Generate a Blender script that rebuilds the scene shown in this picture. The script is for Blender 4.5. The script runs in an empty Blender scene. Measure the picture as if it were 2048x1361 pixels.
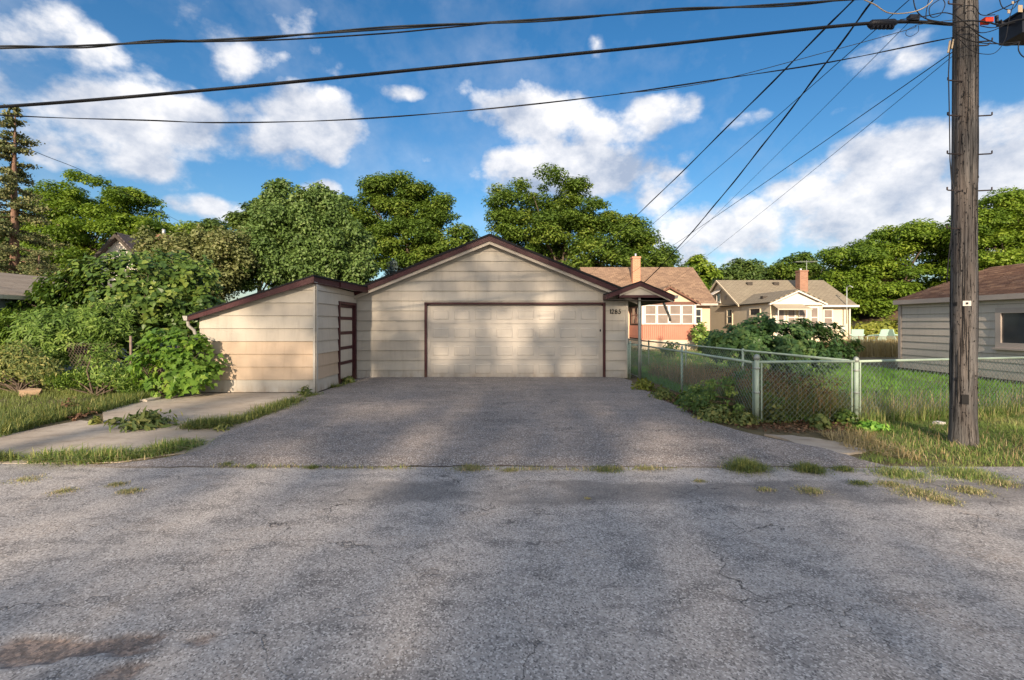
import bpy, bmesh, math, random
import numpy as np
from mathutils import Vector
random.seed(7); RNG = np.random.default_rng(7)
SC = bpy.context.scene
COL = SC.collection
F = 910.0            # focal length in photo pixels (2048 wide)
HC = 1.53            # eye height
CX, HY = 1024.0, 647.0

# ------------------------------------------------------------------ camera
cd = bpy.data.cameras.new('camera'); cam = bpy.data.objects.new('camera', cd); COL.objects.link(cam)
cam.location = (0, 0, HC); cam.rotation_euler = (math.radians(90), 0, 0)
cd.sensor_width = 36.0; cd.lens = 36.0 * F / 2048.0
cd.shift_y = -(680.5 - HY) / 2048.0
cd.clip_start = 0.05; cd.clip_end = 2000
SC.camera = cam
SC.view_settings.view_transform = 'Standard'; SC.view_settings.look = 'None'
SC.view_settings.gamma = 1.0; SC.view_settings.use_curve_mapping = False
SC.view_settings.exposure = 2.05

# ------------------------------------------------------------------ sun and sky
SUN = Vector((0.14, 1.0, -0.36)).normalized()
SUN_EL = math.asin(-SUN.z); SUN_AZ = math.pi + math.atan2(0.14, 1.0)
sl = bpy.data.lights.new('sun', 'SUN'); so = bpy.data.objects.new('sun', sl); COL.objects.link(so)
so.rotation_euler = SUN.to_track_quat('-Z', 'Y').to_euler()
so.location = (-6, -40, 25)
sl.energy = 2.0; sl.angle = math.radians(0.9); sl.color = (1.0, 0.80, 0.59)
SKY_STRENGTH = 0.15

def px_dir(px, py):
    v = Vector((px - CX, F, HY - py)); v.normalize(); return v

def build_world():
    w = bpy.data.worlds.new('World'); SC.world = w; w.use_nodes = True
    nt = w.node_tree; nt.nodes.clear(); L = nt.links
    N = lambda t: nt.nodes.new(t)
    def math_(op, a, b=None, clamp=False):
        n = N('ShaderNodeMath'); n.operation = op; n.use_clamp = clamp
        for i, v in enumerate((a, b)):
            if v is None: continue
            if isinstance(v, (int, float)): n.inputs[i].default_value = v
            else: L.new(v, n.inputs[i])
        return n.outputs[0]
    def vmath(op, a, b=None):
        n = N('ShaderNodeVectorMath'); n.operation = op
        for i, v in enumerate((a, b)):
            if v is None: continue
            if isinstance(v, tuple): n.inputs[i].default_value = v
            else: L.new(v, n.inputs[i])
        return n.outputs['Value'] if op in ('DOT_PRODUCT', 'LENGTH') else n.outputs[0]
    sky = N('ShaderNodeTexSky'); sky.sky_type = 'NISHITA'; sky.sun_disc = False
    sky.sun_elevation = SUN_EL; sky.sun_rotation = SUN_AZ
    sky.air_density = 1.0; sky.dust_density = 1.6; sky.ozone_density = 2.0
    hs = N('ShaderNodeHueSaturation'); hs.inputs['Saturation'].default_value = SKY_SAT; hs.inputs['Value'].default_value = SKY_VAL
    hs.inputs['Hue'].default_value = 0.5
    L.new(sky.outputs[0], hs.inputs['Color'])
    tc = N('ShaderNodeTexCoord'); D = tc.outputs['Generated']
    sp = N('ShaderNodeSeparateXYZ'); L.new(D, sp.inputs[0])
    az = math_('ARCTAN2', sp.outputs[0], sp.outputs[1]); el = math_('ARCSINE', sp.outputs[2])
    cb = N('ShaderNodeCombineXYZ'); L.new(az, cb.inputs[0]); L.new(el, cb.inputs[1]); AE = cb.outputs[0]
    # cumulus banks of this evening sky, as directions (azimuth, elevation) with angular radii
    blobs = [ (60,150,210,110,.45), (250,240,260,70,.9), (430,270,230,75,1.0), (640,250,120,70,1.1), (200,310,300,60,.7), (420,90,110,70,.75), (130,60,160,60,.42),
              (600,30,90,60,.42), (715,25,55,30,.6), (440,420,100,30,1.0), (620,378,60,25,.8), (870,330,30,40,.45), (800,185,45,18,.5),
              (1070,225,110,55,1.0), (1330,225,90,45,.9), (1200,270,150,45,.55), (1150,345,210,55,1.0), (1310,370,90,60,.8), (1500,240,50,20,.5),
              (1790,320,150,72,1.3), (2010,330,150,120,1.1), (1690,400,260,90,1.0), (1480,455,170,75,1.0), (1850,440,320,100,.95), (1380,510,140,60,.5),
              (1790,115,130,45,.7), (1190,75,60,45,.35), (660,120,60,40,.4), (1990,220,60,45,.4) ]
    tot = None; low = None
    for (px, py, rx, ry, wt) in blobs:
        d = px_dir(px, py); a0 = math.atan2(d.x, d.y); e0 = math.asin(d.z)
        d1 = px_dir(px + rx, py); d2 = px_dir(px - rx, py); ra = (math.atan2(d1.x, d1.y) - math.atan2(d2.x, d2.y)) / 2
        re = (math.asin(px_dir(px, py - ry).z) - math.asin(px_dir(px, py + ry).z)) / 2
        q = vmath('MULTIPLY', vmath('SUBTRACT', AE, (a0, e0, 0)), (1 / ra, 1 / re, 0))
        g = math_('MULTIPLY', math_('SUBTRACT', 1.0, math_('MULTIPLY', vmath('DOT_PRODUCT', q, q), 0.55), True), wt)
        tot = g if tot is None else math_('MAXIMUM', tot, g)
    # elsewhere: unseen cloud from noise alone, cover thickened for more fill light
    def noise(vec, scale, detail, rough, off=(0, 0, 0), stretch=(1, 1, 1.35)):
        mp = N('ShaderNodeMapping'); mp.inputs['Location'].default_value = off; mp.inputs['Scale'].default_value = stretch
        L.new(vec, mp.inputs['Vector'])
        n = N('ShaderNodeTexNoise'); n.inputs['Scale'].default_value = scale; n.inputs['Detail'].default_value = detail
        n.inputs['Roughness'].default_value = rough; L.new(mp.outputs[0], n.inputs['Vector']); return n.outputs['Fac']
    def noise_col(vec, scale, detail):
        n = N('ShaderNodeTexNoise'); n.inputs['Scale'].default_value = scale; n.inputs['Detail'].default_value = detail; L.new(vec, n.inputs['Vector']); s_ = N('ShaderNodeVectorMath'); s_.operation = 'SCALE'; s_.inputs['Scale'].default_value = .12; L.new(n.outputs['Color'], s_.inputs[0]); return s_.outputs[0]
    big = noise(D, 2.2, 3, .5, (3.1, 1.7, .4))
    infront = N('ShaderNodeMapRange'); infront.interpolation_type = 'SMOOTHSTEP'
    L.new(math_('ABSOLUTE', az), infront.inputs[0]); infront.inputs[1].default_value = .95; infront.inputs[2].default_value = 1.4
    wild = math_('MULTIPLY', math_('ADD', math_('MULTIPLY', math_('SUBTRACT', big, .36), 4.0, True), .35), infront.outputs[0])
    field = math_('MAXIMUM', tot, wild)
    n1 = noise(D, 4.6, 10, .60)
    n1b = noise(D, 4.6, 10, .60, (0.0, 0.0, .07))      # the same cloud a little higher: thinner above means a sunlit top
    wp = N('ShaderNodeMapping'); wp.inputs['Scale'].default_value = (1, 1, 1.3); L.new(vmath('ADD', D, noise_col(D, 9, 4)), wp.inputs['Vector'])
    vb = N('ShaderNodeTexVoronoi'); vb.feature = 'SMOOTH_F1'; vb.inputs['Scale'].default_value = 13; vb.inputs['Smoothness'].default_value = .35; L.new(wp.outputs[0], vb.inputs['Vector'])
    billow = math_('SUBTRACT', .45, vb.outputs['Distance'])
    field = math_('ADD', field, math_('MULTIPLY', billow, .75))
    dens = math_('ADD', field, math_('MULTIPLY', math_('SUBTRACT', n1, .5), 2.9))
    mr = N('ShaderNodeMapRange'); mr.interpolation_type = 'SMOOTHSTEP'; L.new(dens, mr.inputs[0])
    mr.inputs[1].default_value = .25; mr.inputs[2].default_value = .86
    wisp = noise(D, 2.6, 6, .62, (1.3, .2, 5.0), (1.5, 1.0, 1.7))
    wm = N('ShaderNodeMapRange'); L.new(wisp, wm.inputs[0]); wm.inputs[1].default_value = .44; wm.inputs[2].default_value = .82; wm.inputs[4].default_value = .36
    cover = math_('MAXIMUM', math_('MULTIPLY', mr.outputs[0], .94), wm.outputs[0])
    lit = math_('ADD', .47, math_('MULTIPLY', math_('SUBTRACT', n1, n1b), 3.4), True)
    cm = N('ShaderNodeMix'); cm.data_type = 'RGBA'; L.new(lit, cm.inputs[0])
    cm.inputs[6].default_value = (*[c * CLOUD for c in (.36, .42, .54)], 1); cm.inputs[7].default_value = (*[c * CLOUD for c in (1.0, .97, .95)], 1)
    mx = N('ShaderNodeMix'); mx.data_type = 'RGBA'; L.new(cover, mx.inputs[0]); L.new(hs.outputs[0], mx.inputs[6]); L.new(cm.outputs[2], mx.inputs[7])
    bg = N('ShaderNodeBackground'); bg.inputs['Strength'].default_value = SKY_STRENGTH; L.new(mx.outputs[2], bg.inputs[0])
    out = N('ShaderNodeOutputWorld'); L.new(bg.outputs[0], out.inputs[0])
    w.cycles.sampling_method = 'MANUAL'; w.cycles.sample_map_resolution = 512
SKY_SAT, SKY_VAL, CLOUD = 1.36, .27, 2.0
build_world()

# ------------------------------------------------------------------ helpers
def U(px, py, d): return ((px - CX) / F * d, d, HC - (py - HY) / F * d)
def G(px, py):
    d = HC * F / (py - HY); return ((px - CX) / F * d, d)

class MB:
    def __init__(s): s.v = []; s.f = []; s.uv = []
    def add(s, vs, fs):
        o = len(s.v); s.v += [tuple(p) for p in vs]; s.f += [tuple(i + o for i in f) for f in fs]; return s
    def box(s, x0, x1, y0, y1, z0, z1):
        return s.add([(x0,y0,z0),(x1,y0,z0),(x1,y1,z0),(x0,y1,z0),(x0,y0,z1),(x1,y0,z1),(x1,y1,z1),(x0,y1,z1)],
                     [(0,3,2,1),(4,5,6,7),(0,1,5,4),(1,2,6,5),(2,3,7,6),(3,0,4,7)])
    def hexa(s, p):   # 8 corners, order as box
        return s.add(p, [(0,3,2,1),(4,5,6,7),(0,1,5,4),(1,2,6,5),(2,3,7,6),(3,0,4,7)])
    def prism(s, front, back):
        n = len(front)
        fs = [tuple(range(n)), tuple(range(2*n-1, n-1, -1))] + [(i, i+n, (i+1) % n + n, (i+1) % n) for i in range(n)]
        return s.add(list(front) + list(back), fs)
    def xz(s, poly, y0, y1): return s.prism([(x, y0, z) for x, z in poly], [(x, y1, z) for x, z in poly])
    def yz(s, poly, x0, x1): return s.prism([(x0, y, z) for y, z in poly], [(x1, y, z) for y, z in poly])
    def xy(s, poly, z0, z1): return s.prism([(x, y, z1) for x, y in poly], [(x, y, z0) for x, y in poly])
    def tube(s, pts, r, n=6, cap=True):
        pts = [Vector(p) for p in pts]; m = len(pts); rs = r if hasattr(r, '__len__') else [r] * m
        o = len(s.v); a = None
        for i, p in enumerate(pts):
            t = (pts[min(i+1, m-1)] - pts[max(i-1, 0)]).normalized()
            if a is None: a = t.orthogonal().normalized()
            else:
                a = a - t * a.dot(t); a = a.normalized() if a.length > 1e-6 else t.orthogonal().normalized()
            b = t.cross(a)
            for k in range(n):
                q = 2 * math.pi * k / n; s.v.append(tuple(p + (a * math.cos(q) + b * math.sin(q)) * rs[i]))
        for i in range(m - 1):
            for k in range(n):
                s.f.append((o+i*n+k, o+i*n+(k+1) % n, o+(i+1)*n+(k+1) % n, o+(i+1)*n+k))
        if cap: s.f.append(tuple(o + k for k in range(n-1, -1, -1))); s.f.append(tuple(o+(m-1)*n+k for k in range(n)))
        return s
    def mesh(s, name, mat, org=(0, 0, 0), smooth=False, fixn=True):
        me = bpy.data.meshes.new(name)
        me.from_pydata([(x-org[0], y-org[1], z-org[2]) for x, y, z in s.v], [], s.f)
        if fixn:
            bm = bmesh.new(); bm.from_mesh(me); bmesh.ops.recalc_face_normals(bm, faces=bm.faces); bm.to_mesh(me); bm.free()
        if smooth: me.polygons.foreach_set('use_smooth', [True] * len(me.polygons))
        if mat: me.materials.append(mat)
        return me

def link(name, me, parent=None):
    o = bpy.data.objects.new(name, me); COL.objects.link(o)
    if parent is not None: o.parent = parent
    return o
def root_loc(o):
    while o.parent is not None: o = o.parent
    return tuple(o.location)
def tag(o, label=None, cat=None, group=None, kind=None):
    for k, v in (('label', label), ('category', cat), ('group', group), ('kind', kind)):
        if v: o[k] = v
    return o
def thing(name, label, cat, loc=(0, 0, 0), group=None):
    o = bpy.data.objects.new(name, None); o.location = loc; o.empty_display_size = .1; COL.objects.link(o)
    return tag(o, label, cat, group)
def part(name, mb, mat, parent, smooth=False, label=None, kind=None):
    o = link(name, mb.mesh(name, mat, root_loc(parent), smooth), parent)
    return tag(o, label, None, None, kind)
def solo(name, mb, mat, label, cat, loc=None, smooth=False, group=None, kind=None):
    loc = loc or (0, 0, 0)
    o = link(name, mb.mesh(name, mat, loc, smooth)); o.location = loc
    return tag(o, label, cat, group, kind)

def np_mesh(name, V, T, mat, parent=None, org=(0, 0, 0), rnd=None, smooth=False):
    """V (n,3) float, T (m,3 or 4) int; rnd: one value per face"""
    me = bpy.data.meshes.new(name); k = T.shape[1]
    me.vertices.add(len(V)); me.loops.add(T.size); me.polygons.add(len(T))
    me.vertices.foreach_set('co', (V - np.array(org)).astype(np.float32).ravel())
    me.loops.foreach_set('vertex_index', T.astype(np.int32).ravel())
    me.polygons.foreach_set('loop_start', np.arange(0, T.size, k, dtype=np.int32))
    me.polygons.foreach_set('loop_total', np.full(len(T), k, dtype=np.int32))
    if rnd is not None:
        at = me.attributes.new('rnd', 'FLOAT', 'FACE'); at.data.foreach_set('value', rnd.astype(np.float32))
    if smooth: me.polygons.foreach_set('use_smooth', np.ones(len(T), dtype=bool))
    me.update(calc_edges=True)
    if mat: me.materials.append(mat)
    return link(name, me, parent)

# ------------------------------------------------------------------ materials
class NT:
    def __init__(s, name):
        s.m = bpy.data.materials.new(name); s.m.use_nodes = True; s.t = s.m.node_tree; s.t.nodes.clear()
        s.out = s.n('ShaderNodeOutputMaterial'); s.b = s.n('ShaderNodeBsdfPrincipled'); s.l(s.b.outputs[0], s.out.inputs[0])
        s.b.inputs['Specular IOR Level'].default_value = .3
    def n(s, t): return s.t.nodes.new(t)
    def l(s, a, b): s.t.links.new(a, b)
    def coord(s, kind='Object', scale=(1, 1, 1), loc=(0, 0, 0)):
        tc = s.n('ShaderNodeTexCoord'); mp = s.n('ShaderNodeMapping'); mp.inputs['Scale'].default_value = scale; mp.inputs['Location'].default_value = loc
        s.l(tc.outputs[kind], mp.inputs[0]); return mp.outputs[0]
    def geo(s, scale=(1, 1, 1)):
        g = s.n('ShaderNodeNewGeometry'); mp = s.n('ShaderNodeMapping'); mp.inputs['Scale'].default_value = scale
        s.l(g.outputs['Position'], mp.inputs[0]); return mp.outputs[0]
    def noise(s, vec, scale, detail=4, rough=.55, dist=0):
        n = s.n('ShaderNodeTexNoise'); n.inputs['Scale'].default_value = scale; n.inputs['Detail'].default_value = detail
        n.inputs['Roughness'].default_value = rough; n.inputs['Distortion'].default_value = dist; s.l(vec, n.inputs['Vector']); return n.outputs['Fac']
    def ramp(s, fac, *stops):
        r = s.n('ShaderNodeValToRGB'); e = r.color_ramp.elements
        while len(e) < len(stops): e.new(.5)
        for el, (p, c) in zip(e, stops):
            el.position = p; el.color = (*c, 1) if hasattr(c, '__len__') else (c, c, c, 1)
        s.l(fac, r.inputs[0]); return r.outputs[0]
    def mix(s, fac, a, b, mode='MIX'):
        n = s.n('ShaderNodeMix'); n.data_type = 'RGBA'; n.blend_type = mode
        for i, v in ((0, fac), (6, a), (7, b)):
            if isinstance(v, (int, float)): n.inputs[i].default_value = v
            elif isinstance(v, tuple): n.inputs[i].default_value = (*v, 1)
            else: s.l(v, n.inputs[i])
        return n.outputs[2]
    def math(s, op, a, b=0.0, clamp=False):
        n = s.n('ShaderNodeMath'); n.operation = op; n.use_clamp = clamp
        for i, v in enumerate((a, b)):
            if isinstance(v, (int, float)): n.inputs[i].default_value = v
            else: s.l(v, n.inputs[i])
        return n.outputs[0]
    def mr(s, v, a, b, c=0.0, d=1.0):
        n = s.n('ShaderNodeMapRange'); s.l(v, n.inputs[0])
        for i, x in enumerate((a, b, c, d)): n.inputs[i+1].default_value = x
        return n.outputs[0]
    def bump(s, h, strength, dist):
        n = s.n('ShaderNodeBump'); n.inputs['Strength'].default_value = strength; n.inputs['Distance'].default_value = dist
        s.l(h, n.inputs['Height']); s.l(n.outputs[0], s.b.inputs['Normal'])
    def done(s, col, rough=.7, metal=0):
        if isinstance(col, tuple): s.b.inputs['Base Color'].default_value = (*col, 1)
        else: s.l(col, s.b.inputs['Base Color'])
        if isinstance(rough, (int, float)): s.b.inputs['Roughness'].default_value = rough
        else: s.l(rough, s.b.inputs['Roughness'])
        s.b.inputs['Metallic'].default_value = metal
        return s.m
def sc(c, k): return tuple(x * k for x in c)

def paint(name, col, rough=.6, var=.12, dirt=None, dirt_amt=.35, scale=2.0, bump=.15, streak=True):
    t = NT(name); g = t.geo()
    c = t.mix(t.mr(t.noise(g, scale, 5), .3, .7), sc(col, 1 - var), sc(col, 1 + var))
    if dirt:
        v = t.geo((6, 6, .7)) if streak else t.geo((3, 3, 3))
        d = t.mr(t.noise(v, 1.6, 6, .65), .52, .75, 0, dirt_amt)
        c = t.mix(d, c, dirt)
        # mud and rain splash close to the ground
        z = t.n('ShaderNodeSeparateXYZ'); t.l(t.geo(), z.inputs[0])
        low = t.math('MULTIPLY', t.mr(z.outputs[2], .28, .0), t.mr(t.noise(t.geo((2.2, 2.2, 1)), 2.4, 6, .7), .35, .7, 0, .7))
        c = t.mix(low, c, (.26, .17, .10))
    if bump: t.bump(t.noise(t.geo((1, 1, 6)), 22, 5, .6), bump, .01)
    return t.done(c, rough)
def wood_board(name, col, dark, rough=.7):
    return paint(name, col, rough, .10, dark, .30, 1.2, .2)
def metal(name, col, rough=.4, met=.8, var=.15, rust=None):
    t = NT(name); g = t.geo()
    c = t.mix(t.mr(t.noise(g, 9, 5), .3, .7), sc(col, 1 - var), sc(col, 1 + var))
    if rust: c = t.mix(t.mr(t.noise(g, 24, 6, .7), .56, .68, 0, .8), c, rust)
    return t.done(c, rough, met)
def glass_dark(name, col=(.02, .025, .03)):
    t = NT(name); t.b.inputs['Specular IOR Level'].default_value = .7
    c = t.mix(t.mr(t.noise(t.geo(), .9, 3), .35, .65), col, sc(col, 2.2))
    return t.done(c, .06)
def shingle_mat(name, cols, course=.14, tab=.3, dirty=.3):
    t = NT(name); uv = t.coord('UV')
    br = t.n('ShaderNodeTexBrick'); t.l(uv, br.inputs['Vector']); br.inputs['Scale'].default_value = 1
    br.inputs['Brick Width'].default_value = tab; br.inputs['Row Height'].default_value = course
    br.inputs['Mortar Size'].default_value = .008; br.inputs['Bias'].default_value = 0
    br.inputs['Color1'].default_value = (*cols[0], 1); br.inputs['Color2'].default_value = (*cols[1], 1); br.inputs['Mortar'].default_value = (*sc(cols[0], .35), 1)
    c = t.mix(t.mr(t.noise(uv, .8, 5, .6), .35, .7, 0, .55), br.outputs['Color'], cols[2])
    c = t.mix(t.mr(t.noise(t.coord('UV', (1.0, .35, 1)), 6, 4), .5, .8, 0, dirty), c, sc(cols[0], .5))
    t.bump(t.math('SUBTRACT', 1, br.outputs['Fac']), .6, .02)
    return t.done(c, .9)
def brick_mat(name, c1, c2, mortar):
    t = NT(name); g = t.n('ShaderNodeSeparateXYZ'); t.l(t.geo(), g.inputs[0])
    cb = t.n('ShaderNodeCombineXYZ'); t.l(t.math('ADD', g.outputs[0], g.outputs[1]), cb.inputs[0]); t.l(g.outputs[2], cb.inputs[1])
    br = t.n('ShaderNodeTexBrick'); t.l(cb.outputs[0], br.inputs['Vector']); br.inputs['Scale'].default_value = 1
    br.inputs['Brick Width'].default_value = .21; br.inputs['Row Height'].default_value = .073; br.inputs['Mortar Size'].default_value = .01
    br.inputs['Color1'].default_value = (*c1, 1); br.inputs['Color2'].default_value = (*c2, 1); br.inputs['Mortar'].default_value = (*mortar, 1)
    t.bump(t.math('SUBTRACT', 1, br.outputs['Fac']), .6, .015)
    return t.done(br.outputs['Color'], .9)
def leaf_mat(name, c0, c1, c2=None, trans=.35, rough=.5, patch=.0):
    """leaves: every leaf its own shade of the plant's greens, light passes through"""
    t = NT(name); a = t.n('ShaderNodeAttribute'); a.attribute_name = 'rnd'
    st = [(0.0, c0), (.62, c1)] + ([(1.0, c2)] if c2 else [])
    c = t.ramp(a.outputs['Fac'], *st)
    if patch: c = t.mix(t.mr(t.noise(t.geo(), .45, 2), .40, .65, 0, patch), c, c2 or c1)
    t.l(c, t.b.inputs['Base Color']); t.b.inputs['Roughness'].default_value = rough
    tr = t.n('ShaderNodeBsdfTranslucent'); t.l(t.mix(1.0, c, (1.0, 1.0, .55), 'MULTIPLY'), tr.inputs['Color'])
    mx = t.n('ShaderNodeMixShader'); mx.inputs[0].default_value = trans
    t.l(t.b.outputs[0], mx.inputs[1]); t.l(tr.outputs[0], mx.inputs[2]); t.l(mx.outputs[0], t.out.inputs[0])
    return t.m
def bark_mat(name, c0, c1):
    t = NT(name); n = t.noise(t.geo((6, 6, 1.2)), 3, 6, .65)
    t.bump(n, .6, .03); return t.done(t.mix(t.mr(n, .35, .65), c0, c1), .9)

def asphalt_mat(name, base, light, dark, warm, crack=.7, agg=70, dark_lo=.50, band=False):
    t = NT(name); g = t.geo()
    big = t.noise(t.geo((.55, 1.1, 1)), 1.1, 5, .6); mid = t.noise(t.geo((1, 1.6, 1)), 3.1, 6, .62)
    c = t.mix(t.mr(big, .35, .65), base, light)
    c = t.mix(t.mr(mid, dark_lo, dark_lo + .2, 0, .75), c, dark)
    c = t.mix(t.mr(t.noise(t.geo((.8, 1, 1)), 1.9, 5, .6, .6), .55, .75, 0, .5), c, warm)
    # the stones in the binder
    vo = t.n('ShaderNodeTexVoronoi'); vo.inputs['Scale'].default_value = agg; t.l(g, vo.inputs['Vector'])
    sp = t.n('ShaderNodeSeparateColor'); t.l(vo.outputs['Color'], sp.inputs[0])
    c = t.mix(t.mr(sp.outputs[0], .58, 1.0, 0, .75), c, (.68, .66, .64))
    c = t.mix(t.mr(sp.outputs[1], .60, 1.0, 0, .68), c, (.045, .045, .05))
    c = t.mix(t.mr(t.noise(g, 40, 3, .7), .56, .70, 0, .15), c, (.40, .38, .37))
    if band:   # dark ragged strip along the far side: sealed patch with shade painted in
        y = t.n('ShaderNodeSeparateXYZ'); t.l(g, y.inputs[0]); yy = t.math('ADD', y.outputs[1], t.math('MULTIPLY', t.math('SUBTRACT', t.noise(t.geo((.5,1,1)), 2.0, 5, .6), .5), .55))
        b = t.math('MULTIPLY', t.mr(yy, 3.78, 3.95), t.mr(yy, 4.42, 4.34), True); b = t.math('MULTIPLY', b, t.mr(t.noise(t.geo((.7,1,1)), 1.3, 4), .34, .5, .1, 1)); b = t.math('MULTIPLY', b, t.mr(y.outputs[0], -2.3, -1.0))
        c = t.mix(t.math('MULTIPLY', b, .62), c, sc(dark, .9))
    # hairline cracks, strongest where the surface has aged
    wv = t.n('ShaderNodeVectorMath'); wv.operation = 'ADD'; t.l(t.geo((.75, 1.1, 1)), wv.inputs[0])
    nc = t.n('ShaderNodeTexNoise'); nc.inputs['Scale'].default_value = 1.7; nc.inputs['Detail'].default_value = 6; t.l(g, nc.inputs['Vector'])
    sc_ = t.n('ShaderNodeVectorMath'); sc_.operation = 'SCALE'; sc_.inputs['Scale'].default_value = .9; t.l(nc.outputs['Color'], sc_.inputs[0]); t.l(sc_.outputs[0], wv.inputs[1])
    ve = t.n('ShaderNodeTexVoronoi'); ve.feature = 'DISTANCE_TO_EDGE'; ve.inputs['Scale'].default_value = 1.25; t.l(wv.outputs[0], ve.inputs['Vector'])
    ck = t.math('MULTIPLY', t.mr(ve.outputs['Distance'], .0065, .001), t.mr(t.noise(g, .9, 3), .40, .58), True)
    c = t.mix(t.math('MULTIPLY', ck, crack), c, (.015, .015, .017))
    h = t.math('ADD', t.math('MULTIPLY', sp.outputs[2], .5), t.math('MULTIPLY', ck, -2.0))
    t.bump(h, .55, .006)
    return t, c
# ------------------------------------------------------------------ setting: ground, alley, driveway, concrete
def mat_soil():
    t = NT('grassy soil'); g = t.geo()
    c = t.ramp(t.noise(g, 1.3, 8, .62), (.3, (.075, .075, .03)), (.45, (.13, .11, .06)), (.6, (.19, .15, .09)), (.75, (.22, .17, .11)))
    t.bump(t.noise(g, 14, 8, .7), .8, .05); return t.done(c, .95)
M_soil = mat_soil()
solo('ground', MB().add([(x,y,z) for y,z in ((-300,0),(-1.9,0),(-1.5,-.08),(4.70,-.08),(4.80,0),(400,0)) for x in (-300,300)], [(2*i,2*i+1,2*i+3,2*i+2) for i in range(5)]), M_soil, 'grassy soil ground around the alley and the yards', None, kind='structure')

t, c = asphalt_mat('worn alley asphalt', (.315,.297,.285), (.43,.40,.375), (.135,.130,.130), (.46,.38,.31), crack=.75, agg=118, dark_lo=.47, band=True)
a = t.n('ShaderNodeAttribute'); a.attribute_name = 'pothole'
pv = t.n('ShaderNodeTexVoronoi'); pv.inputs['Scale'].default_value = 75; t.l(t.geo(), pv.inputs['Vector']); ps_ = t.n('ShaderNodeSeparateColor'); t.l(pv.outputs['Color'], ps_.inputs[0])
pc = t.mix(ps_.outputs[0], (.09, .066, .054), (.40, .29, .225)); pc = t.mix(t.mr(t.noise(t.geo(), 14, 5, .7), .45, .6), pc, (.09,.072,.064))
c = t.mix(a.outputs['Fac'], c, pc)
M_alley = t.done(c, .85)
def graded(lo, hi, a, b, fine, coarse):
    x = [lo]
    while x[-1] < hi: x.append(x[-1] + (fine if a <= x[-1] <= b else coarse))
    return np.array(x)
def vnoise(x, y, s, seed=0):
    """cheap smooth value noise"""
    r = np.random.default_rng(seed).random((64, 64)); X = x * s; Y = y * s
    i = np.floor(X).astype(int); j = np.floor(Y).astype(int); u = X - i; v = Y - j
    u = u*u*(3-2*u); v = v*v*(3-2*v); A = lambda p, q: r[p % 64, q % 64]
    return (A(i,j)*(1-u)+A(i+1,j)*u)*(1-v)+(A(i,j+1)*(1-u)+A(i+1,j+1)*u)*v
def fbm(x, y, s, seed=0, o=4):
    return sum(vnoise(x, y, s * 2**k, seed + k) * .5**(k+1) for k in range(o))
def sheet(name, xs, ys, zfun, mat, label, attr=None):
    X, Y = np.meshgrid(xs, ys) if xs.ndim == 1 else (xs, ys)
    Z = zfun(X, Y); V = np.stack([X, Y, Z], -1).reshape(-1, 3); h, w = X.shape
    i = np.arange((h-1)*(w-1)); r = i // (w-1); q = i % (w-1); b = r*w+q
    o = np_mesh(name, V, np.stack([b, b+1, b+w+1, b+w], -1), mat, smooth=True)
    if attr:
        at = o.data.attributes.new(attr[0], 'FLOAT', 'POINT'); at.data.foreach_set('value', attr[1](X, Y).astype(np.float32).ravel())
    return tag(o, label, None, None, 'structure')
# the pothole at the near left: ragged hollows with bare gravel
POTS = [(-2.10,2.14,.44,.065,.8), (-1.80,2.20,.18,.035,.7), (-1.70,1.985,.085,.05,.7), (-1.49,2.185,.05,.05,.6), (-2.35,2.07,.30,.04,.7)]
def pot(X, Y):
    d = np.zeros_like(X); n = fbm(X, Y, 13, 5, 5) - .5
    for (x, y, rx, ry, k) in POTS:
        q = ((X-x)/rx)**2 + ((Y-y)/ry)**2 + n*3.0
        d = np.maximum(d, np.clip((1.2-q)*5, 0, 1)*k)
    return d
def alley_edge(X):   # the far edge of the alley strip, ragged
    return 4.86 + .10*(fbm(X, X*0, .9, 3)-.5) + np.where(X < -4.2, .12, 0) - .0*X
ax = graded(-60, 60, -4.5, 4.5, .06, 1.0); ay = np.concatenate([np.arange(-1.6, 1.85, .3), np.arange(1.85, 2.5, .025), np.arange(2.5, 4.7, .1)])
XX, YY = np.meshgrid(ax, np.append(ay, 4.86)); YY[-1] = alley_edge(ax)
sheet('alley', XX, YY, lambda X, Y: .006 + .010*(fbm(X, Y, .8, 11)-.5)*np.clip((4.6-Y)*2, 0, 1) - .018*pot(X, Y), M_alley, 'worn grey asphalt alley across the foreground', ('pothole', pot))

t, c = asphalt_mat('reddish driveway asphalt', (.188,.160,.143), (.29,.245,.215), (.110,.098,.092), (.46,.375,.31), crack=.55, agg=105, dark_lo=.50)
M_drive = t.done(c, .85)
LB = [(4.80,-4.6),(5.02,-4.05),(5.2,-3.85),(5.5,-3.72),(6.1,-3.95),(6.9,-4.05),(7.7,-4.1),(8.4,-4.22),(9.0,-4.25),(9.72,-4.24),(9.74,-4.24),(12.7,-4.24)]
RB = [(4.80,4.05),(5.0,3.95),(5.4,3.85),(6.0,3.45),(6.5,3.18),(7.0,3.02),(8.0,3.02),(9.0,3.05),(10.5,3.08),(11.8,3.12),(12.7,3.14)]
dy = np.concatenate([np.arange(4.82, 7.5, .08), np.arange(7.5, 12.6, .2), [12.56]])
lx = np.interp(dy, *zip(*LB)) + .06*(fbm(dy, dy*0+3, 2.5, 21)-.5); rx = np.interp(dy, *zip(*RB)) + .16*(fbm(dy, dy*0+9, 2.0, 22)-.5)
s = np.linspace(0, 1, 90); DX = lx[:, None]*(1-s) + rx[:, None]*s; DY = np.repeat(dy[:, None], 90, 1)
DY[0] += .10*(fbm(DX[0], DX[0]*0, 1.3, 4)-.5) + .06*(fbm(DX[0], DX[0]*0+5, 7, 14)-.5)
ed = np.minimum(np.clip(s, 0, .03), np.clip(1-s, 0, .03))/.03
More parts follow.
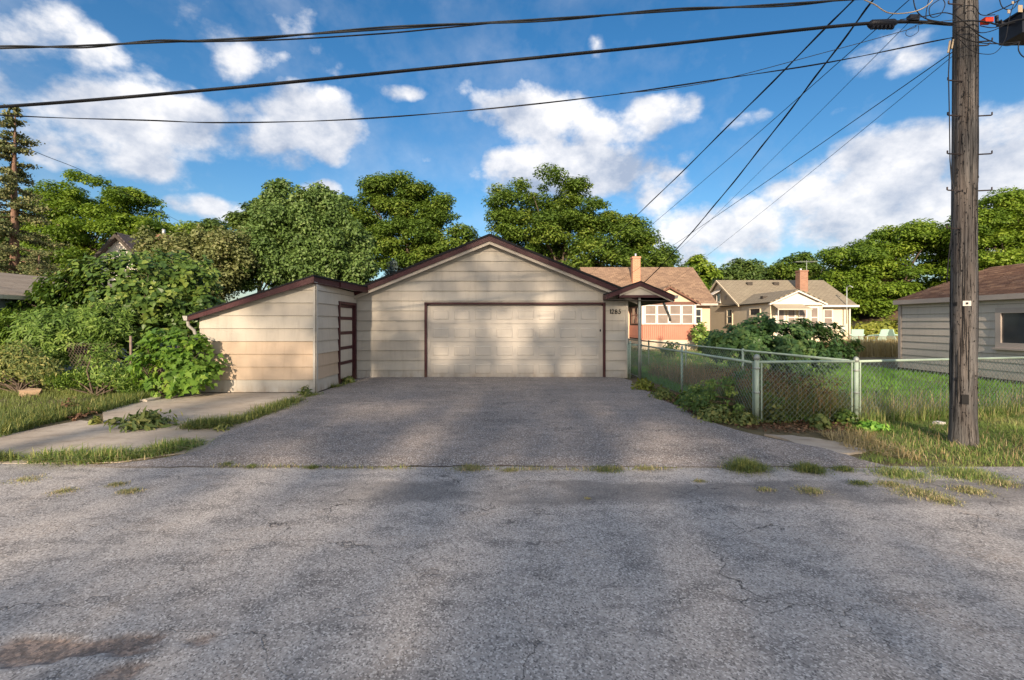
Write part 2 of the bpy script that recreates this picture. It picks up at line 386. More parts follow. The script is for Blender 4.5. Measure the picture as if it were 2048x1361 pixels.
sheet('driveway', DX, DY, lambda X, Y: .016 + .030*ed[None, :]*np.clip((Y-4.86)*5, 0, 1) + .02*(fbm(X, Y, .6, 31)-.5)*ed[None, :]*np.clip((Y-4.9)*4, 0, 1)*np.clip((12.4-Y)*2, 0, 1), M_drive, 'reddish grey asphalt driveway in front of the garage')

def mat_concrete():
    t = NT('stained concrete'); g = t.geo()
    c = t.mix(t.mr(t.noise(g, .9, 6, .6), .35, .65), (.36, .305, .245), (.46, .41, .345))
    c = t.mix(t.mr(t.noise(t.geo((1, 2.2, 1)), 2.6, 6, .65), .5, .72, 0, .6), c, (.17, .135, .105))
    c = t.mix(t.mr(t.noise(g, 60, 3, .7), .58, .68, 0, .35), c, (.12, .10, .09))
    t.bump(t.noise(g, 45, 4, .7), .35, .008); return t.done(c, .9)
M_conc = mat_concrete()
def slab(name, poly, z1, label):
    mb = MB().xy(poly, -.08, z1); return solo(name, mb, M_conc, label, None, kind='structure')
def ragged(P, n=5, a=.05, seed=1):
    rs = random.Random(seed); out = []
    for (x0, y0), (x1, y1) in zip(P, P[1:] + P[:1]):
        for k in range(n): u = k/n; out.append((x0+(x1-x0)*u + rs.uniform(-a, a), y0+(y1-y0)*u + rs.uniform(-a, a)))
    return out
crk = [G(205,846), G(300,851), G(400,852), G(480,842), G(560,818), G(610,800), G(633,792)]
slab('concrete_apron', [G(640,787.5), (-6.85,9.95), G(395,789), G(330,795), G(250,813), G(205,825)] + [(x, y+.02) for x, y in crk], .016, 'upper tan concrete slab in front of the shed')
slab('concrete_strip', [(x, y-.03) for x, y in crk[::-1]] + [G(160,842), G(90,856), G(0,874), (-10.5,5.9), (-14,5.0), G(60,929), G(240,926), G(330,912), (-3.6,5.45), (-4.12,7.5), (-4.28,9.6)], .010, 'lower worn concrete strip beside the alley')
slab('concrete_patch', ragged([G(1535,873), G(1600,876), G(1690,890), G(1735,906), G(1690,911), G(1620,898)], 4, .04), .026, 'broken concrete corner piece beside the driveway edge')
# ------------------------------------------------------------------ building kit
def clip_half(P, a, b, c):           # keep a*x+b*z<=c
    out = []
    for i in range(len(P)):
        p, q = P[i], P[(i+1) % len(P)]; dp = a*p[0]+b*p[1]-c; dq = a*q[0]+b*q[1]-c
        if dp <= 1e-9: out.append(p)
        if (dp < -1e-9 and dq > 1e-9) or (dp > 1e-9 and dq < -1e-9):
            u = dp/(dp-dq); out.append((p[0]+(q[0]-p[0])*u, p[1]+(q[1]-p[1])*u))
    return out
def clip_rect(P, x0, x1, z0, z1):
    for h in ((-1,0,-x0),(1,0,x1),(0,-1,-z0),(0,1,z1)):
        P = clip_half(P, *h)
        if len(P) < 3: return []
    return P
def siding(parent, poly, holes, z0, pitch, pos, matf, joint=None, gap=.006, thick=.024):
    """lapped boards: each one an object; poly is the wall outline in (u, z), pos(u, out, z) -> world"""
    us = [p[0] for p in poly]; zs = [p[1] for p in poly]; k = 0; z = z0; rs = random.Random(3)
    while z < max(zs):
        za, zb = z, z + pitch
        cells = [(min(us), max(us), za, zb)]
        for (ha, hb, hc, hd) in holes:
            nxt = []
            for (a, b, c, d) in cells:
                if hb <= a or ha >= b or hd <= c or hc >= d: nxt.append((a, b, c, d)); continue
                if a < ha: nxt.append((a, ha, c, d))
                if b > hb: nxt.append((hb, b, c, d))
                m0, m1 = max(a, ha), min(b, hb)
                if d > hd: nxt.append((m0, m1, hd, d))
                if c < hc: nxt.append((m0, m1, c, hc))
            cells = nxt
        for (a, b, c, d) in cells:
            cuts = [a, b]
            if joint and b - a > joint: cuts = [a, a + joint*rs.uniform(.45, .75), b]
            for u0, u1 in zip(cuts, cuts[1:]):
                P = clip_rect(poly, u0 + .001, u1 - .0015, c, d - gap)
                if len(P) < 3 or max(p[1] for p in P) - min(p[1] for p in P) < .015: continue
                o = lambda p: .004 + thick * (1 - (p[1]-za)/pitch)
                mb = MB().prism([pos(p[0], o(p), p[1]) for p in P], [pos(p[0], .0005, p[1]) for p in P])
                part('siding_board', mb, matf(k, (u0+u1)/2), parent)
        z = zb; k += 1
def roof_uv(name, p00, p10, p11, p01, th, mat, parent, edge=None):
    """slab from eave p00-p10 to ridge p01-p11, UV in metres (u along the eave, v up the slope)"""
    P = [Vector(p) for p in (p00, p10, p11, p01)]; n = (P[1]-P[0]).cross(P[3]-P[0]).normalized()
    if n.z < 0: n = -n
    B = [p - n*th for p in P]
    me = bpy.data.meshes.new(name); org = Vector(root_loc(parent))
    me.from_pydata([tuple(p-org) for p in P + B], [], [(0,1,2,3),(7,6,5,4),(0,4,5,1),(1,5,6,2),(2,6,7,3),(3,7,4,0)])
    uvl = me.uv_layers.new(name='UVMap'); e = (P[1]-P[0]).normalized(); s = n.cross(e)
    for lp in me.loops:
        v = Vector(me.vertices[lp.vertex_index].co) + org - P[0]; uvl.data[lp.index].uv = (v.dot(e), abs(v.dot(s)))
    me.materials.append(mat); bm = bmesh.new(); bm.from_mesh(me); bmesh.ops.recalc_face_normals(bm, faces=bm.faces); bm.to_mesh(me); bm.free()
    return link(name, me, parent)
def window(parent, pos, u0, u1, z0, z1, frame=.08, out=.04, mats=None, mid=True, name='window', curtain=None, sill=True):
    """frame ring proud of the wall, panes set back in it"""
    mf, mg = mats
    def bx(mb, a, b, c, d, o0, o1):
        p = [pos(a,o1,c),pos(b,o1,c),pos(b,o0,c),pos(a,o0,c),pos(a,o1,d),pos(b,o1,d),pos(b,o0,d),pos(a,o0,d)]; mb.hexa(p)
    mb = MB()
    bx(mb, u0, u0+frame, z0, z1, 0, out); bx(mb, u1-frame, u1, z0, z1, 0, out)
    bx(mb, u0+frame, u1-frame, z0, z0+frame, 0, out); bx(mb, u0+frame, u1-frame, z1-frame, z1, 0, out)
    w = part(name, mb, mf, parent)
    zm = (z0+z1)/2
    if mid:
        r = MB(); bx(r, u0+frame, u1-frame, zm-.03, zm+.03, -.01, out*.8); part('sash_rail', r, mf, w)
        for c, d in ((z0+frame, zm-.03), (zm+.03, z1-frame)):
            g = MB(); bx(g, u0+frame, u1-frame, c, d, -.02, out*.3); part('pane', g, mg, w)
    else:
        g = MB(); bx(g, u0+frame, u1-frame, z0+frame, z1-frame, -.02, out*.3); part('pane', g, mg, w)
    if sill:
        s_ = MB(); bx(s_, u0-.04, u1+.04, z0-.05, z0, 0, out+.05); part('sill', s_, mf, w)
    return w

M_side   = paint('cream garage siding', (.50, .455, .385), .62, .07, (.33, .285, .225), .35, 1.1)
M_side2  = paint('cream garage siding weathered', (.52, .48, .41), .62, .07, (.34, .30, .24), .35, 1.4)
M_peach  = paint('peach repainted siding', (.51, .40, .295), .62, .08, (.36, .26, .18), .35, 1.3)
M_skirt  = paint('pale skirt board', (.51, .485, .43), .7, .08, (.30, .25, .19), .55, 1.8)
M_maroon = paint('maroon trim paint', (.062, .018, .021), .5, .2, (.12, .07, .06), .3, 4, .1)
M_cream  = paint('cream trim paint', (.50, .445, .37), .55, .06, None)
M_door   = paint('off white garage door', (.525, .485, .425), .45, .035, (.42, .38, .32), .25, .8, .08)
M_black  = paint('black roof felt', (.018, .018, .020), .9, .3, None)
M_soffit = paint('dark soffit wood', (.06, .052, .045), .9, .2, None)
M_dirtw  = paint('dirty white metal', (.42, .40, .36), .5, .1, (.2, .15, .12), .5, 3)
M_galv   = metal('galvanised pipe', (.36, .40, .37), .5, .35, .12)
M_num    = paint('black numerals', (.01, .01, .01), .5, .1, None)
M_glass  = glass_dark('dark window glass')
M_white  = paint('white window paint', (.66, .62, .57), .5, .04, None)
M_inside = paint('gap shade sheathing', (.07, .055, .045), .9, .1, None)  # dark colour stands in for the shadow lines between siding boards

# ------------------------------------------------------------------ the double garage
GY = 12.55; GXL, GXR = -4.37, 3.16
gar = thing('garage', 'cream sided double garage with a maroon trimmed gable, number 1285', 'garage', (-.6, GY, 0))
pk = (-.607, 3.86); ez = 2.36
core = [(GXL, 0), (GXR, 0), (GXR, ez-.02), (pk[0], pk[1]-.02), (GXL, ez-.02)]
DX0, DX1, DZ1 = -2.345, 2.51, 2.05
mb = MB()
mb.xz([(GXL,0),(DX0-.03,0),(DX0-.03,ez),(GXL,ez)], GY, GY+.12); mb.xz([(DX1+.03,0),(GXR,0),(GXR,ez),(DX1+.03,ez)], GY, GY+.12)
mb.xz([(DX0-.03,DZ1+.03),(DX1+.03,DZ1+.03),(DX1+.03,ez),(pk[0],pk[1]-.02),(DX0-.03,ez)], GY, GY+.12)
mb.box(GXL, GXL+.12, GY+.12, 19.6, 0, ez-.05); mb.box(GXR-.12, GXR, GY+.12, 19.6, 0, ez-.05); mb.xz(core, 19.6, 19.72)
part('wall', mb, M_inside, gar)
siding(gar, [(GXL,.02),(GXR,.02),(GXR,ez),(pk[0],pk[1]),(GXL,ez)], [(DX0-.03, DX1+.03, 0, DZ1+.03)], -.04, .2735,
       lambda u, o, z: (u, GY-o, z), lambda k, u: M_skirt if k == 0 else (M_side2 if (k*7+int(u*3)) % 3 == 0 else M_side), joint=3.4)
mb = MB(); mb.box(GXR+.002, GXR+.03, GY-.02, 19.6, .02, ez-.06); part('side_wall', mb, M_side2, gar)
mb = MB(); mb.box(GXR-.03, GXR+.035, GY-.038, GY-.0285, .02, ez-.05); part('corner_board', mb, M_side2, gar)
# roof: two slabs, rake boards below them
ry0, ry1 = GY-.27, 19.9; sl_ = (3.915-2.30)/3.98
rp = (pk[0], 3.925)
for sgn, xe in ((-1, -4.66), (1, 3.40)):
    zr = rp[1] - sl_*abs(xe-rp[0])
    part('roof', MB().prism([(xe,ry0,zr+.03),(rp[0],ry0,rp[1]+.03),(rp[0],ry0,rp[1]+.025-.055),(xe,ry0,zr-.030)], [(xe,ry1,zr+.03),(rp[0],ry1,rp[1]+.03),(rp[0],ry1,rp[1]-.03),(xe,ry1,zr-.03)]), M_black, gar)
    part('fascia', MB().xz([(xe,zr-.037),(rp[0],rp[1]-.037),(rp[0],rp[1]-.165),(xe,zr-.165)], ry0+.012, ry0+.05), M_maroon, gar)
    part('rake_trim', MB().xz([(xe,zr-.158),(rp[0],rp[1]-.158),(rp[0],rp[1]-.25),(xe,zr-.25)], ry0+.052, ry0+.09), M_cream, gar)
    part('soffit', MB().prism([(xe,ry0+.092,zr-.08),(rp[0],ry0+.092,rp[1]-.08),(rp[0],ry0+.092,rp[1]-.10),(xe,ry0+.092,zr-.10)], [(xe,GY-.03,zr-.08),(rp[0],GY-.03,rp[1]-.08),(rp[0],GY-.03,rp[1]-.10),(xe,GY-.03,zr-.10)]), M_soffit, gar)
# overhead door: four sections of eight raised panels
df = part('door_frame', MB().box(DX0-.065, DX0, GY-.045, GY+.1, 0, DZ1).box(DX1, DX1+.065, GY-.045, GY+.1, 0, DZ1).box(DX0-.065, DX1+.065, GY-.045, GY+.1, DZ1, DZ1+.055), M_maroon, gar)
for a_ in (DX0, DX1-.075): part('door_stop', MB().box(a_, a_+.075, GY+.035, GY+.06, 0, DZ1-.04), M_door, df)
dr = part('garage_door', MB().box(DX0+.02, DX1-.02, GY+.105, GY+.12, .0, DZ1), M_door, gar)
n = 8; sh = (DZ1-.055)/4
for r in range(4):
    z0 = .02 + r*sh
    part('door_section', MB().box(DX0+.03, DX1-.03, GY+.062, GY+.102, z0+.002, z0+sh-.006), M_door, dr)
    for j in range(n):
        w_ = (DX1-DX0-.16)/n; x0 = DX0+.08+j*w_+.065; x1 = x0+w_-.13; za, zb = z0+.115, z0+sh-.115
        def ring(a, y): return [(x0+a,y,za+a),(x1-a,y,za+a),(x1-a,y,zb-a),(x0+a,y,zb-a)]
        m = MB(); R = [ring(0, GY+.061), ring(.004, GY+.0605), ring(.026, GY+.0485), ring(.05, GY+.052)]
        vs = sum(R, []); fs = [(4*i+k, 4*i+(k+1) % 4, 4*i+4+(k+1) % 4, 4*i+4+k) for i in range(3) for k in range(4)] + [(12,13,14,15)]
        part('raised_panel', m.add(vs, fs), M_door, dr)
part('bottom_seal', MB().box(DX0+.02, DX1-.02, GY+.058, GY+.104, .004, .021), M_black, dr)
part('handle', MB().box(DX1-.085, DX1-.055, GY+.02, GY+.034, 1.30, 1.36), M_num, df)
# house numerals 1 2 8 5
def stroke_mesh(paths, x, z, h, w):
    mb = MB()
    for pts, ws in paths:
        for i in range(len(pts)-1):
            (a, b), (c, d) = pts[i], pts[i+1]; v = Vector((c-a, d-b)); L_ = v.length or 1; v /= L_; nn = Vector((-v.y, v.x))
            wa, wb = ws[i]*h/2, ws[i+1]*h/2; p = Vector((x+a*w, z+b*h)); q = Vector((x+c*w, z+d*h)); e = v*.012
            mb.xz([tuple(p-nn*wa-e*.3), tuple(q-nn*wb+e*.3), tuple(q+nn*wb+e*.3), tuple(p+nn*wa-e*.3)], GY-.036-.0003*i, GY-.022)
    return mb
def arc(cx, cz, rx, rz, a0, a1, n=10): return [(cx+rx*math.cos(math.radians(a0+(a1-a0)*i/n)), cz+rz*math.sin(math.radians(a0+(a1-a0)*i/n))) for i in range(n+1)]
A8 = arc(.5,.27,.40,.26,90,450,16); B8 = arc(.5,.74,.33,.22,-90,270,14)
p2 = [(.12,.70)] + arc(.48,.74,.36,.25,160,-35,10) + [(.45,.30),(.10,.04)]
p5 = arc(.42,.31,.44,.29,-160,110,12)
DIG = {'1': [([(.15,.82),(.42,.97),(.45,.5),(.45,.03)], [.08,.18,.20,.18]), ([(.2,.03),(.72,.03)], [.07,.07])],
       '2': [(p2, [.05,.10]+[.13]*9+[.15]+[.14,.10]), ([(.05,.05),(.5,.07),(.98,.14)], [.13,.16,.06])],
       '8': [(A8, [.14]*17), (B8, [.13]*15)],
       '5': [(p5, [.08]+[.15]*12), ([(.34,.55),(.28,.95)], [.13,.13]), ([(.28,.93),(.62,.90),(.95,.98)], [.15,.13,.05])]}
for ch, px in zip('1285', (1219.5, 1223.7, 1230.3, 1237.3)):
    x = (px-CX)/F*(GY-.03)
    part('house_number', stroke_mesh(DIG[ch], x-.006, 1.53+(647-628.0)/F*GY, .122, .066), M_num, gar)

# ------------------------------------------------------------------ lean-to shed at the left
SX0, SX1, SY = -6.81, -4.285, 9.93
shed = thing('shed', 'cream and peach lean-to shed with a maroon panelled side door', 'shed', ((SX0+SX1)/2, SY, 0))
def shz(x): return 1.70 + (2.545-1.70)*(x+6.92)/(6.92-4.25)   # roof underside line at the front
part('wall', MB().xz([(SX0,0),(SX1,0),(SX1,shz(SX1)-.1),(SX0,shz(SX0)-.1)], SY, SY+.1).box(SX0, SX0+.1, SY+.1, 12.5, 0, 1.66), M_inside, shed)
siding(shed, [(SX0,.03),(SX1,.03),(SX1,shz(SX1)-.06),(SX0,shz(SX0)-.06)], [], .02, .2795, lambda u, o, z: (u, SY-o, z),
       lambda k, u: M_skirt if k == 0 else (M_peach if k in (1,2,3) else (M_side2 if k % 2 else M_side)))
# side wall faces the driveway; the door stands in it
sd0, sd1 = 11.25, 12.34
part('side_wall', MB().box(SX1-.1, SX1, SY+.1, sd0-.06, 0, 2.30).box(SX1-.1, SX1, sd1+.06, 12.5, 0, 2.30).box(SX1-.1, SX1, sd0-.06, sd1+.06, 2.01, 2.30), M_inside, shed)
siding(shed, [(SY,.03),(12.50,.03),(12.50,2.36),(SY,2.40)], [(sd0-.07, sd1+.07, 0, 2.02)], .02, .2795, lambda u, o, z: (SX1+o, u, z),
       lambda k, u: M_skirt if k == 0 else (M_peach if k in (1,2) else (M_side2 if k % 2 else M_side)))
part('corner_board', MB().box(SX1-.045, SX1+.006, SY-.034, SY-.0285, .02, 2.38), M_skirt, shed)
part('corner_board', MB().box(SX1+.0285, SX1+.034, SY-.034, SY+.05, .02, 2.38), M_skirt, shed)
part('door_frame', MB().box(SX1-.02, SX1+.05, sd0-.07, sd0, .02, 2.01).box(SX1-.02, SX1+.05, sd1, sd1+.07, .02, 2.01).box(SX1-.02, SX1+.05, sd0-.07, sd1+.07, 2.01, 2.075), M_maroon, shed)
sdo = part('door', MB().box(SX1-.06, SX1-.03, sd0+.005, sd1-.005, .03, 2.0), M_side2, shed)
for i, z in enumerate((.05, .48, .86, 1.245, 1.62, 1.93)):
    part('door_rail', MB().box(SX1-.029, SX1-.012, sd0+.075, sd1-.075, z, z+.075), M_maroon, sdo)
part('door_stile', MB().box(SX1-.029, SX1-.006, sd0+.005, sd0+.074, .03, 2.0), M_maroon, sdo)
part('door_stile', MB().box(SX1-.029, SX1-.006, sd1-.074, sd1-.005, .03, 2.0), M_maroon, sdo)
for z0, z1 in ((.126,.479),(.556,.859),(.936,1.244),(1.321,1.619),(1.696,1.929)):
    part('door_panel', MB().box(SX1-.0295, SX1-.022, sd0+.085, sd1-.085, z0+.01, z1-.01), M_side2, sdo)
# roof, rising to the right, with fascia all round
yf, yb = 9.74, 12.53
def rz(x): return 1.715 + (2.575-1.715)*(x+6.93)/(6.93-4.25)
Q = [(-6.95,yf), (-4.25,yf), (-3.865,yb-.02), (-6.95,yb-.02)]
T = [(x, y, rz(x) - (.0 if x < -4 else .17 if y > 11 else 0)) for x, y in Q]
part('roof', MB().prism(T, [(x, y, z-.035) for x, y, z in T]), M_black, shed)
part('fascia', MB().xz([(-6.95,rz(-6.95)-.037),(-4.25,rz(-4.25)-.037),(-4.25,rz(-4.25)-.165),(-6.95,rz(-6.95)-.125)], yf+.012, yf+.05), M_maroon, shed)
def edge_pt(u, dz, dx=0): a, b = Vector(T[1]), Vector(T[2]); p = a + (b-a)*u; return (p.x-.012+dx, p.y, p.z+dz)
for u0, u1, dx, hh in ((.02, .42, -.03, .15), (.42, .995, .0, .135)):
    part('fascia', MB().prism([edge_pt(u0,-.037,dx), edge_pt(u1,-.037,dx), edge_pt(u1,-.037-hh,dx), edge_pt(u0,-.037-hh,dx)], [edge_pt(u0,-.037,dx-.04), edge_pt(u1,-.037,dx-.04), edge_pt(u1,-.037-hh,dx-.04), edge_pt(u0,-.037-hh,dx-.04)]), M_maroon, shed)
part('fascia', MB().prism([edge_pt(.995,-.037,.0), edge_pt(.995,-.17,.0), (-4.24,yb-.035,2.37),(-4.24,yb-.035,2.49)], [edge_pt(1.0,-.037,.0), edge_pt(1.0,-.17,.0), (-4.24,yb-.02,2.37),(-4.24,yb-.02,2.49)]), M_maroon, shed)
S0 = [edge_pt(.02,-.155,-.045), edge_pt(.99,-.13,-.045)]
part('soffit', MB().prism([S0[0], S0[1], (-4.26,12.5,2.40), (-4.26,9.80,2.41)], [(x, y, z+.015) for x, y, z in (S0[0], S0[1], (-4.26,12.5,2.40), (-4.26,9.80,2.41))]), M_skirt, shed)
gz = rz(-6.95)-.05
gut = part('gutter', MB().prism([(-7.06,yf,gz+.03),(-6.955,yf,gz+.03),(-6.955,yf,gz-.07),(-7.03,yf,gz-.07)], [(-7.06,yb,gz+.03),(-6.955,yb,gz+.03),(-6.955,yb,gz-.07),(-7.03,yb,gz-.07)]), M_dirtw, shed)
part('downspout', MB().tube([(-7.0,yf+.08,gz-.06),(-6.99,yf+.09,gz-.18),(-6.89,yf+.12,gz-.28),(-6.86,yf+.13,gz-.40),(-6.86,yf+.13,.25)], .034, 8), M_dirtw, gut, True)

# ------------------------------------------------------------------ canopy over the side walk
can = thing('entry_canopy', 'small maroon gabled canopy at the right corner of the garage', 'canopy', (3.42, 12.3, 0))
cy0, cy1 = 12.10, 17.4; cp = (3.425, 2.66); cl = (2.50, 2.325); cr = (4.33, 2.275)
for (ex, ez_), y1 in ((cl, GY-.045), (cr, cy1)):
    part('roof', MB().xz([(ex,ez_),cp,(cp[0],cp[1]-.03),(ex,ez_-.03)], cy0, y1), M_black, can)
    part('fascia', MB().xz([(ex,ez_-.032),(cp[0],cp[1]-.032),(cp[0],cp[1]-.135),(ex,ez_-.16)], cy0+.012, cy0+.045), M_maroon, can)
    s_ = 1 if ex > cp[0] else -1; ins = ex-.38*s_ if s_ < 0 else ex-.02
    zi = ez_ + (cp[1]-ez_)*abs(ins-ex)/abs(cp[0]-ex)
    part('rake_trim', MB().xz([(ins,zi-.135),(cp[0],cp[1]-.13),(cp[0],cp[1]-.185),(ins,zi-.20)], cy0+.047, cy0+.08), M_cream, can)
part('roof', MB().prism([(GXR+.035,GY+.1,cp[1]-.10),(cp[0],GY+.1,cp[1]),(cp[0],GY+.1,cp[1]-.03),(GXR+.035,GY+.1,cp[1]-.13)], [(GXR+.035,cy1,cp[1]-.10),(cp[0],cy1,cp[1]),(cp[0],cy1,cp[1]-.03),(GXR+.035,cy1,cp[1]-.13)]), M_black, can)
part('gable_panel', MB().xz([(2.98,2.285),(3.88,2.285),(cp[0],2.52)], cy0+.082, cy0+.10), M_side, can)
part('beam', MB().box(2.86, 4.0, cy0+.06, cy0+.16, 2.215, 2.284), M_maroon, can)
part('soffit', MB().prism([(2.52,cy0+.05,2.155),(4.31,cy0+.05,2.12),(4.31,cy0+.05,2.135),(2.52,cy0+.05,2.17)], [(2.52,GY-.045,2.155),(4.31,GY-.045,2.12),(4.31,GY-.045,2.135),(2.52,GY-.045,2.17)]), M_soffit, can)
part('soffit', MB().prism([(GXR+.036,GY-.04,2.14),(4.31,GY-.04,2.12),(4.31,GY-.04,2.135),(GXR+.036,GY-.04,2.155)], [(GXR+.036,cy1,2.14),(4.31,cy1,2.12),(4.31,cy1,2.135),(GXR+.036,cy1,2.155)]), M_soffit, can)
part('fascia', MB().box(2.50, 2.53, cy0+.046, GY-.045, 2.165, 2.29), M_maroon, can)
part('fascia', MB().box(4.30, 4.325, cy0+.046, cy1, 2.11, 2.245), M_soffit, can)
part('post', MB().tube([(3.43,cy0+.14,.0),(3.43,cy0+.14,2.215)], .036, 10), M_galv, can, True)
g_ = part('gutter', MB().prism([(4.335,cy0,2.275),(4.43,cy0,2.275),(4.41,cy0,2.19),(4.335,cy0,2.19)], [(4.335,cy1,2.275),(4.43,cy1,2.275),(4.41,cy1,2.19),(4.335,cy1,2.19)]), M_dirtw, can)
part('downspout', MB().tube([(4.38,13.1,2.19),(4.37,13.1,2.10),(4.62,13.35,1.72),(4.66,13.4,1.60)], .035, 6), M_dirtw, g_, True)

# ------------------------------------------------------------------ grey neighbour garage at the right
M_gside = paint('taupe lap siding', (.55, .50, .435), .65, .06, (.28, .24, .21), .35, 1.0)
M_gtrim = paint('taupe trim', (.43, .375, .335), .6, .05, None)
M_rsh = NT('red brown shingle'); _a = M_rsh.n('ShaderNodeAttribute'); _a.attribute_name = 'rnd'
_c = M_rsh.mix(M_rsh.mr(M_rsh.noise(M_rsh.geo(), 3.5, 6, .7), .35, .68), M_rsh.ramp(_a.outputs['Fac'], (0, (.15,.085,.058)), (.5, (.245,.145,.095)), (1, (.35,.23,.155))), (.12,.068,.052))
M_rsh.bump(M_rsh.noise(M_rsh.geo(), 90, 4, .7), .5, .01); M_rsh = M_rsh.done(_c, .95)
NX, NY0, NY1 = 12.62, 4.6, 14.8
ng = thing('neighbour_garage', 'taupe lap sided garage with red brown roof behind the utility pole', 'garage', (15.5, 10, 0))
part('wall', MB().box(NX, NX+.1, NY0, NY1, .0, 2.3).xz([(NX+.1,0),(18.6,0),(18.6,2.3),(15.6,3.2),(NX+.1,2.3)], NY1-.1, NY1-.001), M_inside, ng)
part('foundation', MB().box(NX-.05, NX-.002, NY0, NY1+.02, 0, .10), M_soffit, ng)
siding(ng, [(NY0,.10),(NY1,.10),(NY1,2.22),(NY0,2.22)], [(10.0, 11.83, .90, 1.92)], .10, .214, lambda u, o, z: (NX-o, u, z), lambda k, u: M_gside, joint=4.2)
part('corner_board', MB().box(NX-.05, NX-.036, NY1-.09, NY1+.02, .1, 2.22), M_gtrim, ng)
wn = window(ng, lambda u, o, z: (NX-o, u, z), 10.0, 11.83, .90, 1.92, .13, .06, (M_gtrim, M_glass), mid=False, sill=True)
ex, ezg, rxg, rzg = 12.46, 2.265, 15.65, 3.36
for k in range(26):   # shingle courses, each lapping the one below
    a, b = k/26, (k+1)/26; x0, x1 = ex+(rxg-ex)*a, ex+(rxg-ex)*b+.05; z0, z1 = ezg+(rzg-ezg)*a, ezg+(rzg-ezg)*b+.010
    mb = MB(); ys = NY0; cuts = [NY0]
    while cuts[-1] < 14.86: cuts.append(cuts[-1] + random.uniform(.22, .42))
    vs = []; fs = []; rnds = []
    for y0, y1 in zip(cuts, cuts[1:]):
        y1 = min(y1, 14.86); lift = random.uniform(.016, .026); s0 = random.uniform(-.012, .012); q = len(vs)
        vs += [(x0+s0,y0,z0+lift),(x0+s0,y1,z0+lift),(x1,y1,z1+.002),(x1,y0,z1+.002),(x0+s0,y0,z0),(x0+s0,y1,z0)]
        fs += [(q,q+1,q+2,q+3),(q,q+4,q+5,q+1)]; r_ = random.random(); rnds += [r_, r_]
    o = np_mesh('shingle_course', np.array(vs), np.array(fs), M_rsh, ng, root_loc(ng), np.array(rnds))
part('roof', MB().prism([(ex,NY0,ezg-.01),(rxg,NY0,rzg-.01),(rxg,NY0,rzg-.12),(ex,NY0,ezg-.12)], [(ex,14.85,ezg-.01),(rxg,14.85,rzg-.01),(rxg,14.85,rzg-.12),(ex,14.85,ezg-.12)]), M_gtrim, ng)
part('roof', MB().prism([(rxg,NY0,rzg),(19.0,NY0,ezg),(19.0,NY0,ezg-.1),(rxg,NY0,rzg-.1)], [(rxg,14.85,rzg),(19.0,14.85,ezg),(19.0,14.85,ezg-.1),(rxg,14.85,rzg-.1)]), M_black, ng)
part('fascia', MB().box(ex-.03, ex-.002, NY0, 14.85, ezg-.13, ezg+.005), M_gtrim, ng)
part('soffit', MB().box(ex, NX-.002, NY0, 14.85, ezg-.14, ezg-.125), M_gtrim, ng)

# ------------------------------------------------------------------ teal neighbour garage at the left edge
M_teal = paint('pale teal siding', (.26, .33, .33), .6, .06, None)
M_tsh = shingle_mat('tan shingle', ((.27,.225,.18), (.34,.29,.235), (.23,.19,.15)), .14, .9)
lg = thing('teal_garage', 'pale teal neighbour garage with a low tan shingle roof at left edge', 'garage', (-15.5, 14, 0))
part('wall', MB().box(-18.4, -13.25, 7.2, 18, 0, 2.2), M_teal, lg)
for k in range(10): part('siding_board', MB().prism([(-13.225,7.2,.2*k+.1),(-13.225,18,.2*k+.1),(-13.24,18,.2*k+.296),(-13.24,7.2,.2*k+.296)], [(-13.249,7.2,.2*k+.1),(-13.249,18,.2*k+.1),(-13.249,18,.2*k+.296),(-13.249,7.2,.2*k+.296)]), M_teal, lg)
roof_uv('roof', (-12.95,7.0,2.26), (-12.95,18.2,2.26), (-16.0,18.2,3.12), (-16.0,7.0,3.12), .06, M_tsh, lg)
roof_uv('roof', (-19.0,7.0,2.26), (-19.0,18.2,2.26), (-16.0,18.2,3.12), (-16.0,7.0,3.12), .06, M_tsh, lg)
part('gutter', MB().box(-12.94, -12.84, 7.0, 18.2, 2.15, 2.25), M_dirtw, lg)

# ------------------------------------------------------------------ peach house with sun porch
M_stucco = paint('peach stucco', (.62, .455, .335), .9, .05, None, bump=.3)
M_stuc2  = paint('cream stucco', (.66, .575, .43), .9, .05, (.55, .46, .33), .35, .8, .3)
M_found  = paint('cream foundation', (.60, .52, .41), .9, .08, None)
M_skirtp = paint('salmon beadboard', (.50, .215, .15), .7, .06, None)
M_psh = shingle_mat('rose brown shingle', ((.19,.125,.088), (.33,.225,.15), (.24,.16,.11)), .16, .32)
M_osh = shingle_mat('olive grey shingle', ((.235,.205,.15), (.285,.25,.185), (.20,.165,.125)), .16, .32)
M_brick = brick_mat('orange chimney brick', (.48,.20,.105), (.56,.26,.15), (.46,.34,.26))
M_brick2 = brick_mat('brown chimney brick', (.27,.12,.075), (.36,.18,.115), (.30,.24,.19))
M_flue = metal('flue pipe', (.6,.6,.6), .35, .7)
M_curt = paint('grey window glass with blinds', (.24,.20,.175), .12, .25, None, scale=1.2, bump=0)
M_brownt = paint('brown porch trim', (.16,.075,.055), .6, .1, None)
ph = thing('peach_house', 'peach stucco house with rose shingle roof and glazed salmon porch', 'house', (9, 29, 0))
part('wall', MB().box(5.3, 12.75, 29.3, 36.4, 0, 2.75).prism([(5.3,29.4,2.75),(5.3,32.85,5.35),(5.3,36.3,2.75)], [(12.75,29.4,2.75),(12.75,32.85,5.35),(12.75,36.3,2.75)]), M_stucco, ph)
roof_uv('roof', (4.9,28.9,2.80), (13.05,28.9,2.80), (13.05,32.85,5.58), (4.9,32.85,5.58), .12, M_psh, ph)
roof_uv('roof', (4.9,36.8,2.80), (13.05,36.8,2.80), (13.05,32.85,5.58), (4.9,32.85,5.58), .12, M_psh, ph)
